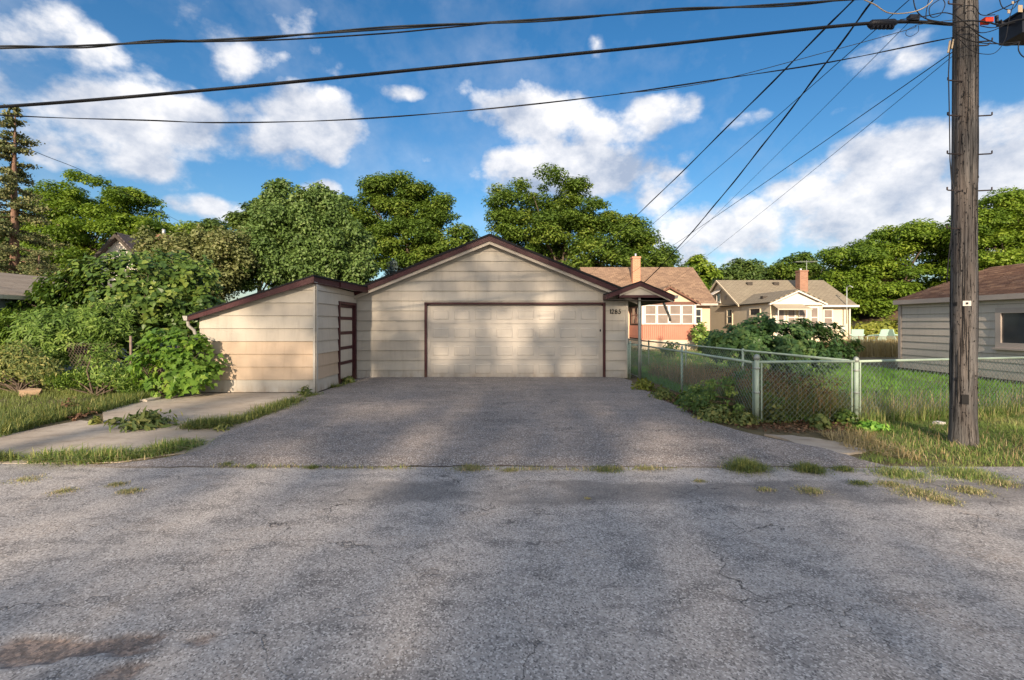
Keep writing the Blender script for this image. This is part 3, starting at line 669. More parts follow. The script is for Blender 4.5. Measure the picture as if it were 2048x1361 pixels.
part('gutter', MB().box(4.9, 13.05, 28.80, 28.895, 2.66, 2.79), M_dirtw, ph)
ch = part('chimney', MB().box(8.20, 8.72, 30.9, 31.4, 3.9, 5.95).box(8.16, 8.76, 30.86, 31.44, 5.951, 6.06), M_brick, ph)
part('flue', MB().tube([(8.46,31.15,6.06),(8.46,31.15,6.30)], .07, 8), M_flue, ch, True)
PX0, PX1, PY = 7.57, 10.68, 26.5
por = part('porch', MB().box(PX0, PX1, PY, 29.29, .55, 2.62), M_inside, ph)
part('foundation', MB().box(PX0-.02, PX1+.02, PY-.03, 29.29, 0, .549), M_found, por)
for i in range(26):
    w_ = (PX1-PX0-.04)/26; part('beadboard', MB().box(PX0+.02+i*w_, PX0+.02+(i+1)*w_-.014, PY-.028, PY-.001, .64, 1.40), M_skirtp, por)
for i in range(20):
    w_ = 2.75/20; part('beadboard', MB().box(PX0-.028, PX0-.001, PY+.02+i*w_, PY+.02+(i+1)*w_-.014, .64, 1.40), M_skirtp, por)
part('trim', MB().box(PX0-.03, PX1+.03, PY-.04, PY-.001, .55, .635).box(PX0-.04, PX1+.04, PY-.05, PY-.001, 1.402, 1.46), M_skirtp, por)
for i in range(4):
    a = PX0+.14+i*.715; window(ph, lambda u, o, z: (u, PY-o, z), a, a+.70, 1.47, 2.60, .065, .05, (M_white, M_curt), sill=False)
for a_, b_ in ((PX0-.03, PX0+.13), (PX1-.10, PX1+.03)): part('corner_board', MB().box(a_, b_, PY-.045, PY-.001, 1.465, 2.61), M_white, por)
for i in range(2):
    a = PY+.25+i*1.05; window(ph, lambda u, o, z: (PX0-o, u, z), a, a+.95, 1.47, 2.58, .07, .05, (M_brownt, M_glass), sill=False)
part('frieze', MB().box(PX0-.05, PX1+.05, PY-.06, PY-.001, 2.62, 2.78), M_brownt, por)
part('gable', MB().xz([(7.56,2.78),(10.70,2.78),(9.13,3.62)], PY-.02, 29.25), M_stucco, por)
for sgn in (-1, 1):
    xe = 9.13+sgn*1.80
    roof_uv('roof', (xe,PY-.25,2.72), (xe,30.4,2.72), (9.13,30.4,3.74), (9.13,PY-.25,3.74), .07, M_psh, por)
    part('fascia', MB().xz([(xe,2.65),(9.13,3.67),(9.13,3.56),(xe,2.56)], PY-.24, PY-.20), M_brownt, por)
window(ph, lambda u, o, z: (u, 29.3-o, z), 11.72, 12.22, 1.45, 2.50, .09, .05, (M_white, M_glass))
part('downspout', MB().tube([(7.05,29.22,2.70),(7.05,29.22,1.9),(7.2,29.2,1.8),(7.2,29.2,.2)], .045, 6), M_dirtw, ph, True)

# ------------------------------------------------------------------ cream house with awnings
h2 = thing('cream_house', 'cream stucco house with olive roof, brown chimney and beige awnings', 'house', (19, 30, 0))
HX0, HX1 = 15.1, 22.4
part('wall', MB().box(HX0, HX1, 30.3, 36.2, 0, 2.72).prism([(HX0,30.35,2.72),(HX0,33.25,4.5),(HX0,36.15,2.72)], [(HX1,30.35,2.72),(HX1,33.25,4.5),(HX1,36.15,2.72)]), M_stuc2, h2)
roof_uv('roof', (14.95,29.95,2.74), (22.75,29.95,2.74), (22.75,33.25,4.68), (14.95,33.25,4.68), .1, M_osh, h2)
roof_uv('roof', (14.95,36.55,2.74), (22.75,36.55,2.74), (22.75,33.25,4.68), (14.95,33.25,4.68), .1, M_osh, h2)
part('gutter', MB().box(18.4, 22.8, 29.85, 29.945, 2.60, 2.73), M_white, h2)
part('rake_trim', MB().yz([(29.95,2.62),(33.25,4.56),(33.25,4.68),(29.95,2.735)], 14.90, 14.948), M_stuc2, h2)
part('rake_trim', MB().yz([(36.55,2.62),(33.25,4.56),(33.25,4.68),(36.55,2.735)], 14.90, 14.948), M_stuc2, h2)
WY = 26.6; WX0, WX1 = 15.1, 18.15
wing = part('wing', MB().box(WX0, WX1, WY, 30.29, 0, 2.74), M_stuc2, h2)
part('gable', MB().xz([(WX0-.0,2.741),(WX1+.0,2.741),(16.62,3.42)], WY-.02, 31.4), M_white, wing)
for i, (z0, z1) in enumerate(((2.80,2.96),(2.965,3.12),(3.125,3.28))):
    P_ = clip_rect([(WX0+.02,2.741),(WX1-.02,2.741),(16.62,3.40)], 0, 30, z0, z1); part('siding_board', MB().xz(P_, WY-.045-.004*(i % 2), WY-.021), M_white, wing)
for sgn in (-1, 1):
    xe = 16.62+sgn*1.68
    roof_uv('roof', (xe,WY-.25,2.76), (xe,32.8,2.76), (16.62,32.8,3.53), (16.62,WY-.25,3.53), .08, M_osh, wing)
    part('fascia', MB().xz([(xe,2.68),(16.62,3.45),(16.62,3.35),(xe,2.58)], WY-.24, WY-.20), M_white, wing)
part('frieze', MB().box(WX0-.12, WX1+.12, WY-.14, WY-.001, 2.60, 2.74), M_white, wing)
for a, b in ((16.06,16.56),(16.72,17.22),(17.36,17.90)):
    window(h2, lambda u, o, z: (u, WY-o, z), a, b, 1.25, 2.48, .07, .05, (M_white, M_curt))
pd = part('porch_door', MB().box(15.38, 15.98, WY-.03, WY-.001, .35, 2.45), M_white, h2)
part('pane', MB().box(15.50, 15.86, WY-.036, WY-.031, .95, 1.55).box(15.50, 15.86, WY-.036, WY-.031, 1.62, 2.30), M_curt, pd)
M_awn = paint('beige awning metal', (.36,.31,.23), .6, .05, None)
aw = part('awning', MB().prism([(15.12,WY-.01,2.70),(16.85,WY-.01,2.70),(17.0,WY-.85,2.36),(15.05,WY-.85,2.36)], [(15.12,WY-.01,2.67),(16.85,WY-.01,2.67),(17.0,WY-.85,2.33),(15.05,WY-.85,2.33)]), M_awn, h2)
part('valance', MB().xz([(15.05,2.355),(17.0,2.355),(17.0,2.30),(16.9,2.285),(15.1,2.285),(15.05,2.30)], WY-.865, WY-.852), M_cream, aw)
for a_ in (15.1, 16.95): part('awning_post', MB().tube([(a_,WY-.8,0),(a_,WY-.8,2.34)], .03, 6), M_white, aw)
window(h2, lambda u, o, z: (WX0-o, u, z), 27.6, 28.9, 1.95, 2.52, .10, .05, (M_stuc2, M_glass), mid=False)
window(h2, lambda u, o, z: (HX0-o, u, z), 31.1, 31.95, 1.45, 2.55, .09, .05, (M_stuc2, M_glass))
window(h2, lambda u, o, z: (HX0-o, u, z), 32.9, 33.55, 3.05, 3.75, .07, .05, (M_white, M_glass), mid=False)
aw2 = part('awning', MB().yz([(32.75,3.85),(33.7,3.85),(33.7,3.78),(32.75,3.78)], HX0-.02, HX0-.003).prism([(HX0-.01,32.75,3.95),(HX0-.01,33.7,3.95),(HX0-.65,33.7,3.60),(HX0-.65,32.75,3.60)], [(HX0-.01,32.75,3.92),(HX0-.01,33.7,3.92),(HX0-.65,33.7,3.57),(HX0-.65,32.75,3.57)]), M_white, h2)
part('vent', MB().box(HX0-.04, HX0-.001, 32.0, 32.25, 3.2, 3.45), M_gtrim, h2)
window(h2, lambda u, o, z: (u, 30.3-o, z), 20.7, 21.35, 1.30, 2.48, .08, .05, (M_white, M_curt))
ch2 = part('chimney', MB().box(20.0, 20.56, 31.6, 32.1, 3.4, 5.12).box(19.97, 20.59, 31.57, 32.13, 5.121, 5.22), M_brick2, h2)
part('flue', MB().tube([(20.2,31.85,5.22),(20.2,31.85,5.36)], .09, 8), M_flue, ch2, True)
an = MB().tube([(20.72,32,3.8),(20.72,32,5.95)], .022, 5)
an.tube([(19.95,32,5.86),(21.5,32,5.86)], .012, 4)
for i in range(7): an.tube([(20.0+i*.23,31.5-.03*i,5.87),(20.0+i*.23,32.5+.03*i,5.87)], .009, 4)
part('aerial', an, M_galv, ch2)
for (x, f_) in ((17.0,.86),(18.9,.86)):
    y = 29.95+3.3*f_; z = 2.74+1.94*f_; part('roof_vent', MB().box(x-.18, x+.18, y-.3, y-.02, z-.2, z+.06), M_soffit, h2)
part('roof_vent', MB().box(15.55, 15.85, 28.2, 28.5, 2.9, 3.22), M_soffit, wing)
part('service_mast', MB().tube([(22.0,29.9,1.5),(22.0,29.9,3.9)], .035, 6).tube([(22.0,29.9,3.9),(22.05,29.7,3.98),(22.1,29.5,3.85)], .035, 6), M_galv, h2, True)
me_ = part('meter_box', MB().box(21.8, 22.1, 30.14, 30.29, .95, 1.40), M_galv, h2)
part('dial', MB().tube([(21.95,30.14,1.2),(21.95,30.10,1.2)], .09, 12), M_white, me_)
part('downspout', MB().tube([(22.42,30.2,2.6),(22.42,30.2,.1)], .05, 6), M_white, h2, True)

# ------------------------------------------------------------------ more roofs far back
wh = thing('white_house', 'white gabled house with dark steep roof half hidden by trees', 'house', (-30, 35, 0))
M_dsh = shingle_mat('charcoal shingle', ((.10,.085,.085), (.13,.11,.11), (.09,.075,.07)), .16, .3)
M_wst = paint('white gable', (.70,.66,.60), .7, .04, None)
part('wall', MB().box(-33.4, -27.2, 35.2, 43, 0, 5.2).xz([(-33.4,5.2),(-27.2,5.2),(-30.3,8.3)], 35.2, 43), M_wst, wh)
roof_uv('roof', (-26.7,34.8,4.75), (-26.7,43.4,4.75), (-30.3,43.4,8.5), (-30.3,34.8,8.5), .2, M_dsh, wh)
roof_uv('roof', (-33.9,34.8,4.75), (-33.9,43.4,4.75), (-30.3,43.4,8.5), (-30.3,34.8,8.5), .2, M_dsh, wh)
for xe in (-26.7, -33.9): part('bargeboard', MB().xz([(xe,4.60),(-30.3,8.36),(-30.3,8.10),(xe,4.32)], 34.72, 34.82), M_soffit, wh)
cw = part('chimney', MB().box(-28.7, -27.8, 36.5, 37.3, 6.0, 8.55).box(-28.75, -27.75, 36.45, 37.35, 8.551, 8.68), M_brick2, wh)
part('flue', MB().tube([(-28.25,36.9,8.68),(-28.25,36.9,9.15)], .12, 8), M_flue, cw, True)
window(wh, lambda u, o, z: (u, 35.2-o, z), -30.8, -29.8, 5.4, 6.7, .1, .05, (M_white, M_glass))
bg_ = thing('brown_roof_garage', 'low far garage with a brown roof behind the yellow green shrubs', 'garage', (33, 38, 0))
part('wall', MB().box(31.0, 37.0, 38.2, 43.8, 0, 1.9), M_gside, bg_)
part('roof', MB().add([(30.2,37.6,1.75),(37.8,37.6,1.75),(37.8,44.4,1.75),(30.2,44.4,1.75),(34,40.6,3.2),(34.6,40.6,3.2)], [(0,1,5,4),(1,2,5),(2,3,4,5),(3,0,4),(0,3,2,1)]), M_psh, bg_)
# ------------------------------------------------------------------ utility pole
def mat_pole():
    t = NT('weathered pole wood'); v = t.geo((34, 34, .9)); n = t.noise(v, 1.0, 8, .72)
    c = t.ramp(n, (.37, (.018,.018,.020)), (.46, (.082,.079,.078)), (.58, (.150,.143,.138)), (.78, (.25,.235,.225)))
    c = t.mix(t.mr(t.noise(t.geo((3, 3, .5)), 2.2, 4), .45, .62, 0, .5), c, t.mix(n, (.06,.046,.040), (.22,.175,.145)))
    k = t.noise(t.geo((42, 42, 2.2)), 1.5, 6, .75)
    cr = t.mr(k, .565, .62, 0, 1); c = t.mix(cr, c, (.012,.011,.012))
    t.bump(t.math('SUBTRACT', n, t.math('MULTIPLY', cr, .8)), .9, .02); return t.done(c, .9)
M_pole = mat_pole()
M_tar = paint('tar black', (.012,.012,.013), .6, .3, None)
M_cable = paint('black cable sheath', (.012,.012,.014), .5, .2, None)
M_cableg = paint('grey cable sheath', (.055,.058,.06), .5, .2, None)
M_box = paint('black splice box', (.012,.014,.022), .45, .2, None)
M_steel = metal('rusty step iron', (.06,.05,.05), .6, .5, .2, (.10,.05,.03))
M_orange = paint('orange red tag', (.75,.06,.02), .5, .1, None)
M_tan = paint('tan tag', (.45,.36,.25), .6, .1, None)
bx_, by_ = G(1926.5, 890)
pole = thing('utility_pole', 'tall weathered wooden utility pole with step irons standing in the verge grass', 'utility pole', (bx_, by_, 0))
def PZ(py): return HC - (py - HY)/F*by_
def pc(z): return (bx_ + .005*z, by_)
def ps(h): return .128 - .0024*h
VX = -math.atan2(bx_, by_) - math.pi/2     # the side of the pole that faces the alley corner where the viewer stands
def face(h, da=0., k=1.0):
    q = VX+da; c_ = pc(h); r = ps(h)*1.05*k; return (c_[0]+r*math.cos(q), c_[1]+r*math.sin(q), h)
seg = 20; hs = [0, .1, .35, .8, 1.4, 2, 2.7, 3.4, 4.2, 5, 6, 7, 8.2]; mb = MB(); vs = []
prof = [1+.05*random.uniform(-1, 1) for _ in range(seg)]
for h in hs:
    r = ps(h) + (.012 if h < .3 else 0)
    for k in range(seg):
        q = 2*math.pi*k/seg; rr = r*prof[k]*(1+.012*random.uniform(-1,1)); c_ = pc(h); vs.append((c_[0]+rr*math.cos(q), c_[1]+rr*math.sin(q), h-.05))
fs = [(i*seg+k, i*seg+(k+1) % seg, (i+1)*seg+(k+1) % seg, (i+1)*seg+k) for i in range(len(hs)-1) for k in range(seg)] + [tuple((len(hs)-1)*seg+k for k in range(seg))]
part('shaft', mb.add(vs, fs), M_pole, pole, True)
# drying checks: long dark splits cut along the shaft, and old nails and staples
for i in range(26):
    z0 = random.uniform(.3, 5.6); ln = random.uniform(.5, 1.5); q = VX+random.uniform(-1.4, 1.4); m = MB(); w_ = random.uniform(.0025, .0055); pts = []
    for k in range(7):
        z = z0+ln*k/6; r = ps(z)*1.045; qq = q+.03*math.sin(k*1.9+i); c_ = pc(z); pts.append((c_[0]+r*math.cos(qq), c_[1]+r*math.sin(qq), z))
    part('drying_check', m.tube(pts, [w_*.2, w_*.8, w_, w_, w_*.9, w_*.7, w_*.2], 5), M_tar, pole)
m = MB()
for i in range(340):
    z = random.uniform(.35, 6.0); q = random.gauss(VX, .55); r = ps(z)*1.03; c_ = pc(z); x, y = c_[0]+r*math.cos(q), c_[1]+r*math.sin(q); s_ = random.uniform(.0015, .004); hh = s_*random.uniform(1, 4)
    m.box(x-s_, x+s_, y-s_, y+s_, z-hh, z+hh)
part('nails', m, M_tar, pole, kind='stuff')
for py, sides in ((-60,'LR'), (17,'L'), (90,'R'), (168,'L'), (237,'LR'), (313,'LR'), (385,'LR'), (460,'L')):
    z = PZ(py)
    for s_ in sides:
        k = -1 if s_ == 'L' else 1; c_ = pc(z); x0 = c_[0]+k*(ps(z)-.03); x1 = c_[0]+k*(ps(z)+(.15 if k > 0 else .165))
        part('step_iron', MB().tube([(x0,by_-.06,z),(x1-.01*k,by_-.07,z+.006),(x1,by_-.07,z+.012),(x1,by_-.07,z+.045)], .0085, 6), M_steel, pole)
def plate(name, da, z0, z1, w, mat, k=1.0, label=None):
    zm = (z0+z1)/2; c = Vector(face(zm, da, k)); n = Vector((math.cos(VX+da), math.sin(VX+da), 0)); t_ = Vector((-n.y, n.x, 0)); P = []
    for o in (.006, -.02): P.append([tuple(c+t_*sx*w/2+n*o+Vector((0,0,zz-zm))) for sx, zz in ((-1,z0),(1,z0),(1,z1),(-1,z1))])
    return part(name, MB().prism(*P), mat, pole, label=label)
plate('tag_plate', .20, PZ(613), PZ(603), .075, M_white); plate('tag_plate', .20, PZ(610), PZ(606), .022, M_tar, 1.04)
plate('hole_patch', .12, PZ(806), PZ(787), .062, M_tar, label='black rectangular patch low on the pole')
plate('knot', -.62, PZ(612), PZ(605), .035, M_tar); plate('knot', -.5, PZ(760), PZ(755), .03, M_tar)
part('wire_clamp', MB().box(pc(5.2)[0]+.11, pc(5.2)[0]+.21, by_-.14, by_-.07, PZ(58), PZ(49)), M_orange, pole, label='orange red connector on the pole')
part('ground_wire', MB().tube([U(1905,75,by_-.1),U(1899,105,by_-.1),U(1897,150,by_-.1),U(1899,240,by_-.1),U(1900,320,by_-.1),U(1903,360,by_-.1),U(1909,385,by_-.11),U(1907,430,by_-.11),U(1900,490,by_-.1),U(1895,540,by_-.08),U(1894,566,by_-.08)], .006, 5), M_cable, pole, True)
part('wire_bundle', MB().tube([U(1906,80,by_-.1),U(1903,98,by_-.1)], .012, 6).tube([U(1900,82,by_-.1),U(1896,106,by_-.1)], .010, 6), M_tan, pole)
# coils of slack wire at the attachment
def spl(P, n=8):
    P = [Vector(p) for p in P]; out = []
    for i in range(len(P)-1):
        a, b, c, d = P[max(i-1,0)], P[i], P[i+1], P[min(i+2,len(P)-1)]
        for k in range(n):
            u = k/n; out.append(.5*((2*b)+(c-a)*u+(2*a-5*b+4*c-d)*u*u+(3*b-a-3*c+d)*u**3))
    out.append(P[-1]); return out
def pxs(L_, d): return [U(x, y, d) for x, y in L_]
coils = [([(1728,0),(1750,10),(1776,26),(1810,27),(1840,20),(1862,5),(1868,-10)], .007, M_tan), ([(1826,-6),(1832,20),(1850,37),(1880,44),(1908,48)], .006, M_cable),
         ([(1885,-4),(1860,14),(1862,34),(1880,30),(1890,10),(1884,-4)], .005, M_cable), ([(1858,-4),(1852,30),(1855,40),(1872,44),(1906,52)], .005, M_cable),
         ([(1835,50),(1815,60),(1812,70),(1822,73),(1836,64),(1837,52)], .003, M_cable), ([(1800,40),(1850,33),(1886,26),(1908,30)], .006, M_cable),
         ([(1908,70),(1925,85),(1940,100),(1962,108),(1990,106),(2010,80),(2018,40),(2030,0)], .004, M_cable), ([(1908,20),(1930,12),(1950,14),(1962,30),(1990,30)], .005, M_cable),
         ([(1908,45),(1940,42),(1975,45),(2000,50),(2030,42),(2060,36)], .009, M_cable), ([(1905,62),(1930,78),(1960,86),(2000,88),(2040,84)], .006, M_cable),
         ([(1910,30),(1935,50),(1960,72),(1990,86),(2015,92),(2040,84)], .006, M_cable), ([(1960,52),(1985,56),(2010,50),(2030,45)], .005, M_cable),
         ([(1998,-5),(2004,14),(2018,20),(2030,14),(2040,-5)], .005, M_cable), ([(1955,92),(1974,91),(1980,86)], .008, M_steel), ([(2038,84),(2037,100),(2044,112),(2056,118)], .006, M_cable),
         ([(1975,30),(2000,20),(2025,8),(2050,-6)], .007, M_cable), ([(1910,55),(1940,56),(1962,66),(1990,60),(2020,44)], .005, M_cable)]
for P_, r, mt in coils: part('slack_wire', MB().tube(spl(pxs(P_, by_-.16), 6), r, 5), mt, pole, True)
for (x, y, w_, h_) in ((2040,18,9,14), (2017,24,5,7), (2025,6,4,5)):
    a = U(x-w_/2, y+h_/2, by_-.17); b = U(x+w_/2, y-h_/2, by_-.17); part('paper_tag', MB().box(a[0], b[0], by_-.175, by_-.17, a[2], b[2]), M_tan, pole)

# ------------------------------------------------------------------ overhead cables
def cable(label, pts, r, mat=None, d=None, n=6, group=None, name='overhead_cable', twist=None):
    P = [U(x, y, dd) for x, y, dd in pts] if d is None else [U(x, y, d) for x, y in pts]
    S = spl(P, 14); mb = MB().tube(S, r, n)
    if twist:
        T = []
        for i, p in enumerate(S): q = i*twist; T.append(p + Vector((0, math.cos(q), math.sin(q)))*r*1.9)
        mb.tube(T, r*.85, n)
    return solo(name, mb, mat or M_cable, label, 'cable', tuple(P[0]), True, group)
Yc = by_
cable('grey paired cable, topmost of the lines across the sky', [(-2600,60),(-1500,110),(-500,108),(0,97),(250,88),(500,76),(1000,44),(1400,19),(1725,-2),(1930,-16)], .012, M_cableg, Yc, twist=.35)
cable('thin strand drooping just under the topmost grey cable', [(330,82),(390,84),(560,80),(760,68),(880,57),(1000,45)], .009, M_cable, Yc-.01)
cable('thick black cable running into the splice case left of the pole', [(-2600,300),(-1500,275),(-500,240),(0,214),(420,180),(850,138),(1300,93),(1740,47),(1905,49)], .020, M_cable, Yc-.02, 8)
cable('thin cable sagging lowest across the clouds at the left', [(-1500,110),(-500,195),(0,230),(300,242),(450,245),(700,240),(950,220),(1250,187),(1500,150),(1700,117),(1880,81),(1908,74)], .0048, M_cable, Yc-.03, twist=.2)
cable('thinnest grey wire just above the lowest sagging cable', [(1240,187),(1330,179),(1450,158),(1640,108),(1815,60),(1836,50),(1908,40)], .004, M_cableg, Yc-.04)
def drop(label, a, b, sag, r, mat=None, twist=None):
    A, B = Vector(U(*a)), Vector(U(*b)); L_ = []
    for i in range(41):
        u = (i/40)**1.6; p = A.lerp(B, u); p.z -= sag*4*u*(1-u); L_.append(p)
    mb = MB().tube(L_, r, 6)
    if twist: mb.tube([p+Vector((math.cos(i*twist), math.sin(i*twist), math.cos(i*twist+1)))*r*1.6 for i, p in enumerate(L_)], r*.8, 6)
    return solo('service_drop', mb, mat or M_cable, label, 'cable', tuple(A), True, 'service drops from the pole to the houses')
drop('twisted black service drop, leftmost and steepest of the drops from the pole', (1745,-38,5.6), (1120,562,32), .30, .011, twist=.9)
drop('twisted black service drop ending at the little canopy roof', (1765,-25,5.6), (1288,566,15.0), .22, .011, twist=.9)
drop('thin dark service drop crossing under the twisted drops', (1850,-28,5.6), (1180,549,24), .12, .006)
drop('thin service drop running to the peach house chimney side', (1815,48,5.6), (1290,560,30), .14, .004)
drop('thin service drop from the pole collar, upper one of the pair', (1906,104,5.6), (1190,592,30), .1, .006)
drop('thin service drop from the pole collar, lower one of the pair', (1906,112,5.6), (1325,578,28.5), .1, .004)
solo('service_drop', MB().tube(spl([U(-400,120,9),U(0,275,14),U(90,312,19),U(180,349,25),U(290,408,33),U(372,450,45)], 8), .013, 5), M_cable, 'thin black wire slanting down past the spruce at the left', 'cable', U(0,275,14), True, 'service drops from the pole to the houses')
sp_ = thing('splice_case', 'ribbed black splice case clamped on the thick cable left of the pole', 'splice case', U(1766,48,Yc-.02))
part('case', MB().tube([U(1736,50,Yc-.02),U(1742,49,Yc-.02),U(1786,47,Yc-.02),U(1795,46,Yc-.02)], [.02,.05,.05,.018], 10), M_box, sp_, True)
for x in (1745,1753,1761,1769,1777,1784): part('clamp', MB().tube([U(x-2,55,Yc-.03),U(x+2,55,Yc-.03)], .028, 8), M_box, sp_)
part('terminal', MB().box(*[v for p in zip(U(1821,46,Yc-.06), U(1831,34,Yc+.0)) for v in p][:4], PZ(46), PZ(35)), M_box, sp_)
tb = thing('terminal_box', 'black cable terminal box hanging on the strand right of the pole', 'terminal box', U(2036,60,Yc))
a = U(2018,80,Yc); b = U(2075,40,Yc)
part('box', MB().box(a[0], b[0], Yc-.15, Yc+.12, a[2], b[2]), M_box, tb)
part('lid', MB().box(a[0]-.015, b[0], Yc-.17, Yc+.14, b[2]+.001, b[2]+.025), M_box, tb)
part('bracket', MB().tube([U(2018,48,Yc),U(2003,50,Yc),U(1998,42,Yc)], .025, 6).tube([U(1993,32,Yc),U(1994,46,Yc)], .02, 6), M_box, tb)

# ------------------------------------------------------------------ chain link fences
M_wire = metal('fence wire green grey', (.20, .26, .24), .5, .35, .2)
M_post = paint('mint green fence pipe', (.36, .46, .375), .5, .12, (.26, .24, .18), .4, 4, .05)
M_wired = metal('rusty old fence wire', (.22, .17, .14), .7, .3, .2)
def fabric(A, B, z0, z1, w=.043, r=.0032, lean=0.0, warp=0.0):
    A = Vector((A[0], A[1], 0)); B = Vector((B[0], B[1], 0)); L_ = (B-A).length; u = (B-A)/L_; nn = Vector((-u.y, u.x, 0))
    n = int(L_/w); h = int((z1-z0)/w); V = []; T = []
    off = [Vector((0,0,1))*r, (u*.87+Vector((0,0,-.5)))*r, (u*-.87+Vector((0,0,-.5)))*r]
    offn = [nn*r, (u*.8-nn*.55)*r, (-u*.8-nn*.55)*r]
    for i in range(n):
        base = len(V)
        for k in range(h+1):
            x = (i + ((k+i) % 2))*w; z = z0+k*w; q = (.0035 if (k+i) % 2 else -.0035)
            wv = warp*math.sin(x*3.1+z*2)*z
            p = A+u*x+nn*(q+lean*(z-z0)+wv)+Vector((0,0,z))
            for o in offn: V.append(tuple(p+o))
        for k in range(h):
            for j in range(3): T.append((base+k*3+j, base+k*3+(j+1) % 3, base+k*3+3+(j+1) % 3, base+k*3+3+j))
    m = MB(); m.v = V; m.f = T; return m
def fence(name, label, pts, z1, posts, mat_post=None, rail=True, z0=.04, rails=True, w=.043, r=.0032):
    f = thing(name, label, 'fence', (pts[0][0], pts[0][1], 0), None); mp_ = mat_post or M_post
    for (x, y, zt, rad, cap) in posts:
        p = part('post', MB().tube([(x,y,0),(x,y,zt)], rad, 10), mp_, f, True)
        if cap:
            part('post_cap', MB().tube([(x,y,zt-.05),(x,y,zt-.005),(x,y,zt+.02),(x,y,zt+.035)], [rad*1.25,rad*1.25,rad*.95,rad*.2], 10), M_galv, p, True)
            for zz in (zt-.19, zt*.46): part('brace_band', MB().tube([(x,y,zz),(x,y,zz+.03)], rad*1.22, 10), M_galv, p, True)
    for A, B in zip(pts, pts[1:]):
        part('mesh', fabric(A, B, z0, z1+.03, w, r), M_wire, f, kind='stuff')
        if rails: part('top_rail', MB().tube([(A[0],A[1],z1),(B[0],B[1],z1)], .020, 8), mp_, f, True)
    return f
c0 = (3.69, 6.86); c1 = (5.28, 6.98); c2 = (9.4, 7.9)
f1 = fence('chain_link_fence', 'mint green chain link fence facing the alley beside the utility pole', [c0, c1, c2], .945, [(c0[0],c0[1],1.03,.034,True), (c1[0],c1[1],.985,.032,True), (7.45,7.46,.95,.024,False)])
for (x, y) in ((c0[0]+.075, c0[1]+.005), (c1[0]-.07, c1[1]-.005), (c1[0]+.075, c1[1]+.018), (c0[0]-.01, c0[1]+.08)):
    part('tension_bar', MB().tube([(x,y,.08),(x,y,.95)], .012, 6), M_post, f1)
e0 = (3.66, 6.95); e1 = (3.48, 12.35)
f2 = fence('chain_link_fence', 'mint green chain link fence running from the corner post to the garage', [e0, e1], .935, [(3.585,9.6,1.03,.025,False), (e1[0],e1[1],.99,.036,True)])
part('line_cap', MB().tube([(3.585,9.6,1.0),(3.585,9.6,1.06)], [.03,.012], 8), M_galv, f2)
gt = thing('fence_gate', 'narrow chain link gate between the garage corner and the fence end', 'gate', (3.46, 12.4, 0))
ga, gb = (3.47, 12.46), (3.42, 13.35)
part('mesh', fabric(ga, gb, .06, .93), M_wire, gt, kind='stuff')
part('frame', MB().tube([(*ga,.07),(*ga,.94)], .018, 8).tube([(*gb,.07),(*gb,.94)], .018, 8).tube([(*ga,.94),(*gb,.94)], .018, 8).tube([(*ga,.07),(*gb,.07)], .018, 8), M_post, gt, True)
part('latch_post', MB().tube([(3.245,12.50,0),(3.245,12.50,1.04)], .024, 8), M_post, gt, True)
part('latch_post', MB().tube([(3.185,12.50,0),(3.185,12.50,.98)], .017, 8), M_post, gt, True)
part('top_rail', MB().tube([(3.245,12.50,.93),(3.47,12.46,.93)], .017, 8), M_post, gt, True)
part('mesh', fabric((3.245,12.50), (3.47,12.44), .06, .92), M_wire, gt, kind='stuff')
k0 = (5.22, 7.05); k1 = (4.2, 16.4)
def on(u): return (k0[0]+(k1[0]-k0[0])*u, k0[1]+(k1[1]-k0[1])*u)
f3 = fence('chain_link_fence', 'chain link fence slanting back to the houses behind the weeds', [k0, k1], .95, [(*on(u), .99, .024, False) for u in (.285, .55, .81, 1.0)])
fl = thing('broken_fence', 'rusty leaning scrap of chain link tangled in the left bushes', 'fence', (-9.4, 10.4, 0))
part('mesh', fabric((-9.95,10.35), (-8.55,10.1), .1, 1.12, .05, .004, -.22, .05), M_wired, fl, kind='stuff')
part('mesh', fabric((-11.3,10.6), (-10.2,10.4), .05, .62, .05, .004, -.35, .08), M_wired, fl, kind='stuff')
part('post', MB().tube([(-8.45,10.1,0),(-8.38,10.0,1.25)], .025, 8), M_wired, fl, True)
fw = thing('far_wire_fence', 'low rusty wire fence in front of the mint lawn chairs', 'fence', (21, 26.5, 0))
for i in range(5): part('post', MB().tube([(15+i*2.6,26.5,0),(15+i*2.6,26.5,.80)], .03, 6), M_wired, fw)
part('rail', MB().tube([(15,26.5,.74),(26,26.5,.74)], .022, 6).tube([(15,26.5,.30),(26,26.5,.30)], .012, 6), M_wired, fw)

# ------------------------------------------------------------------ lawn chairs far back
M_mint = paint('mint lawn chair metal', (.42,.62,.55), .4, .04, None)
def chair(root):
    part('seat', MB().prism([(-.28,-.28,.42),(.28,-.28,.42),(.28,.28,.36),(-.28,.28,.36)], [(-.28,-.28,.39),(.28,-.28,.39),(.28,.28,.33),(-.28,.28,.33)]), M_mint, root)
    part('backrest', MB().prism([(-.28,.25,.38),(.28,.25,.38),(.30,.50,1.05),(-.30,.50,1.05)], [(-.28,.29,.38),(.28,.29,.38),(.30,.54,1.05),(-.30,.54,1.05)]), M_mint, root)
    for s_ in (-1, 1):
        part('armrest', MB().tube([(s_*.32,.42,.72),(s_*.33,-.20,.66),(s_*.33,-.30,.60)], .035, 6), M_mint, root)
        part('leg', MB().tube([(s_*.33,-.28,.62),(s_*.32,-.30,0)], .025, 6), M_mint, root); part('leg', MB().tube([(s_*.30,.30,.5),(s_*.32,.38,0)], .025, 6), M_mint, root)
ch0 = thing('lawn_chair', 'mint lawn chair seen from behind, middle of the three by the shrubs', 'chair', (0,0,0), 'mint lawn chairs in the far yard'); chair(ch0)
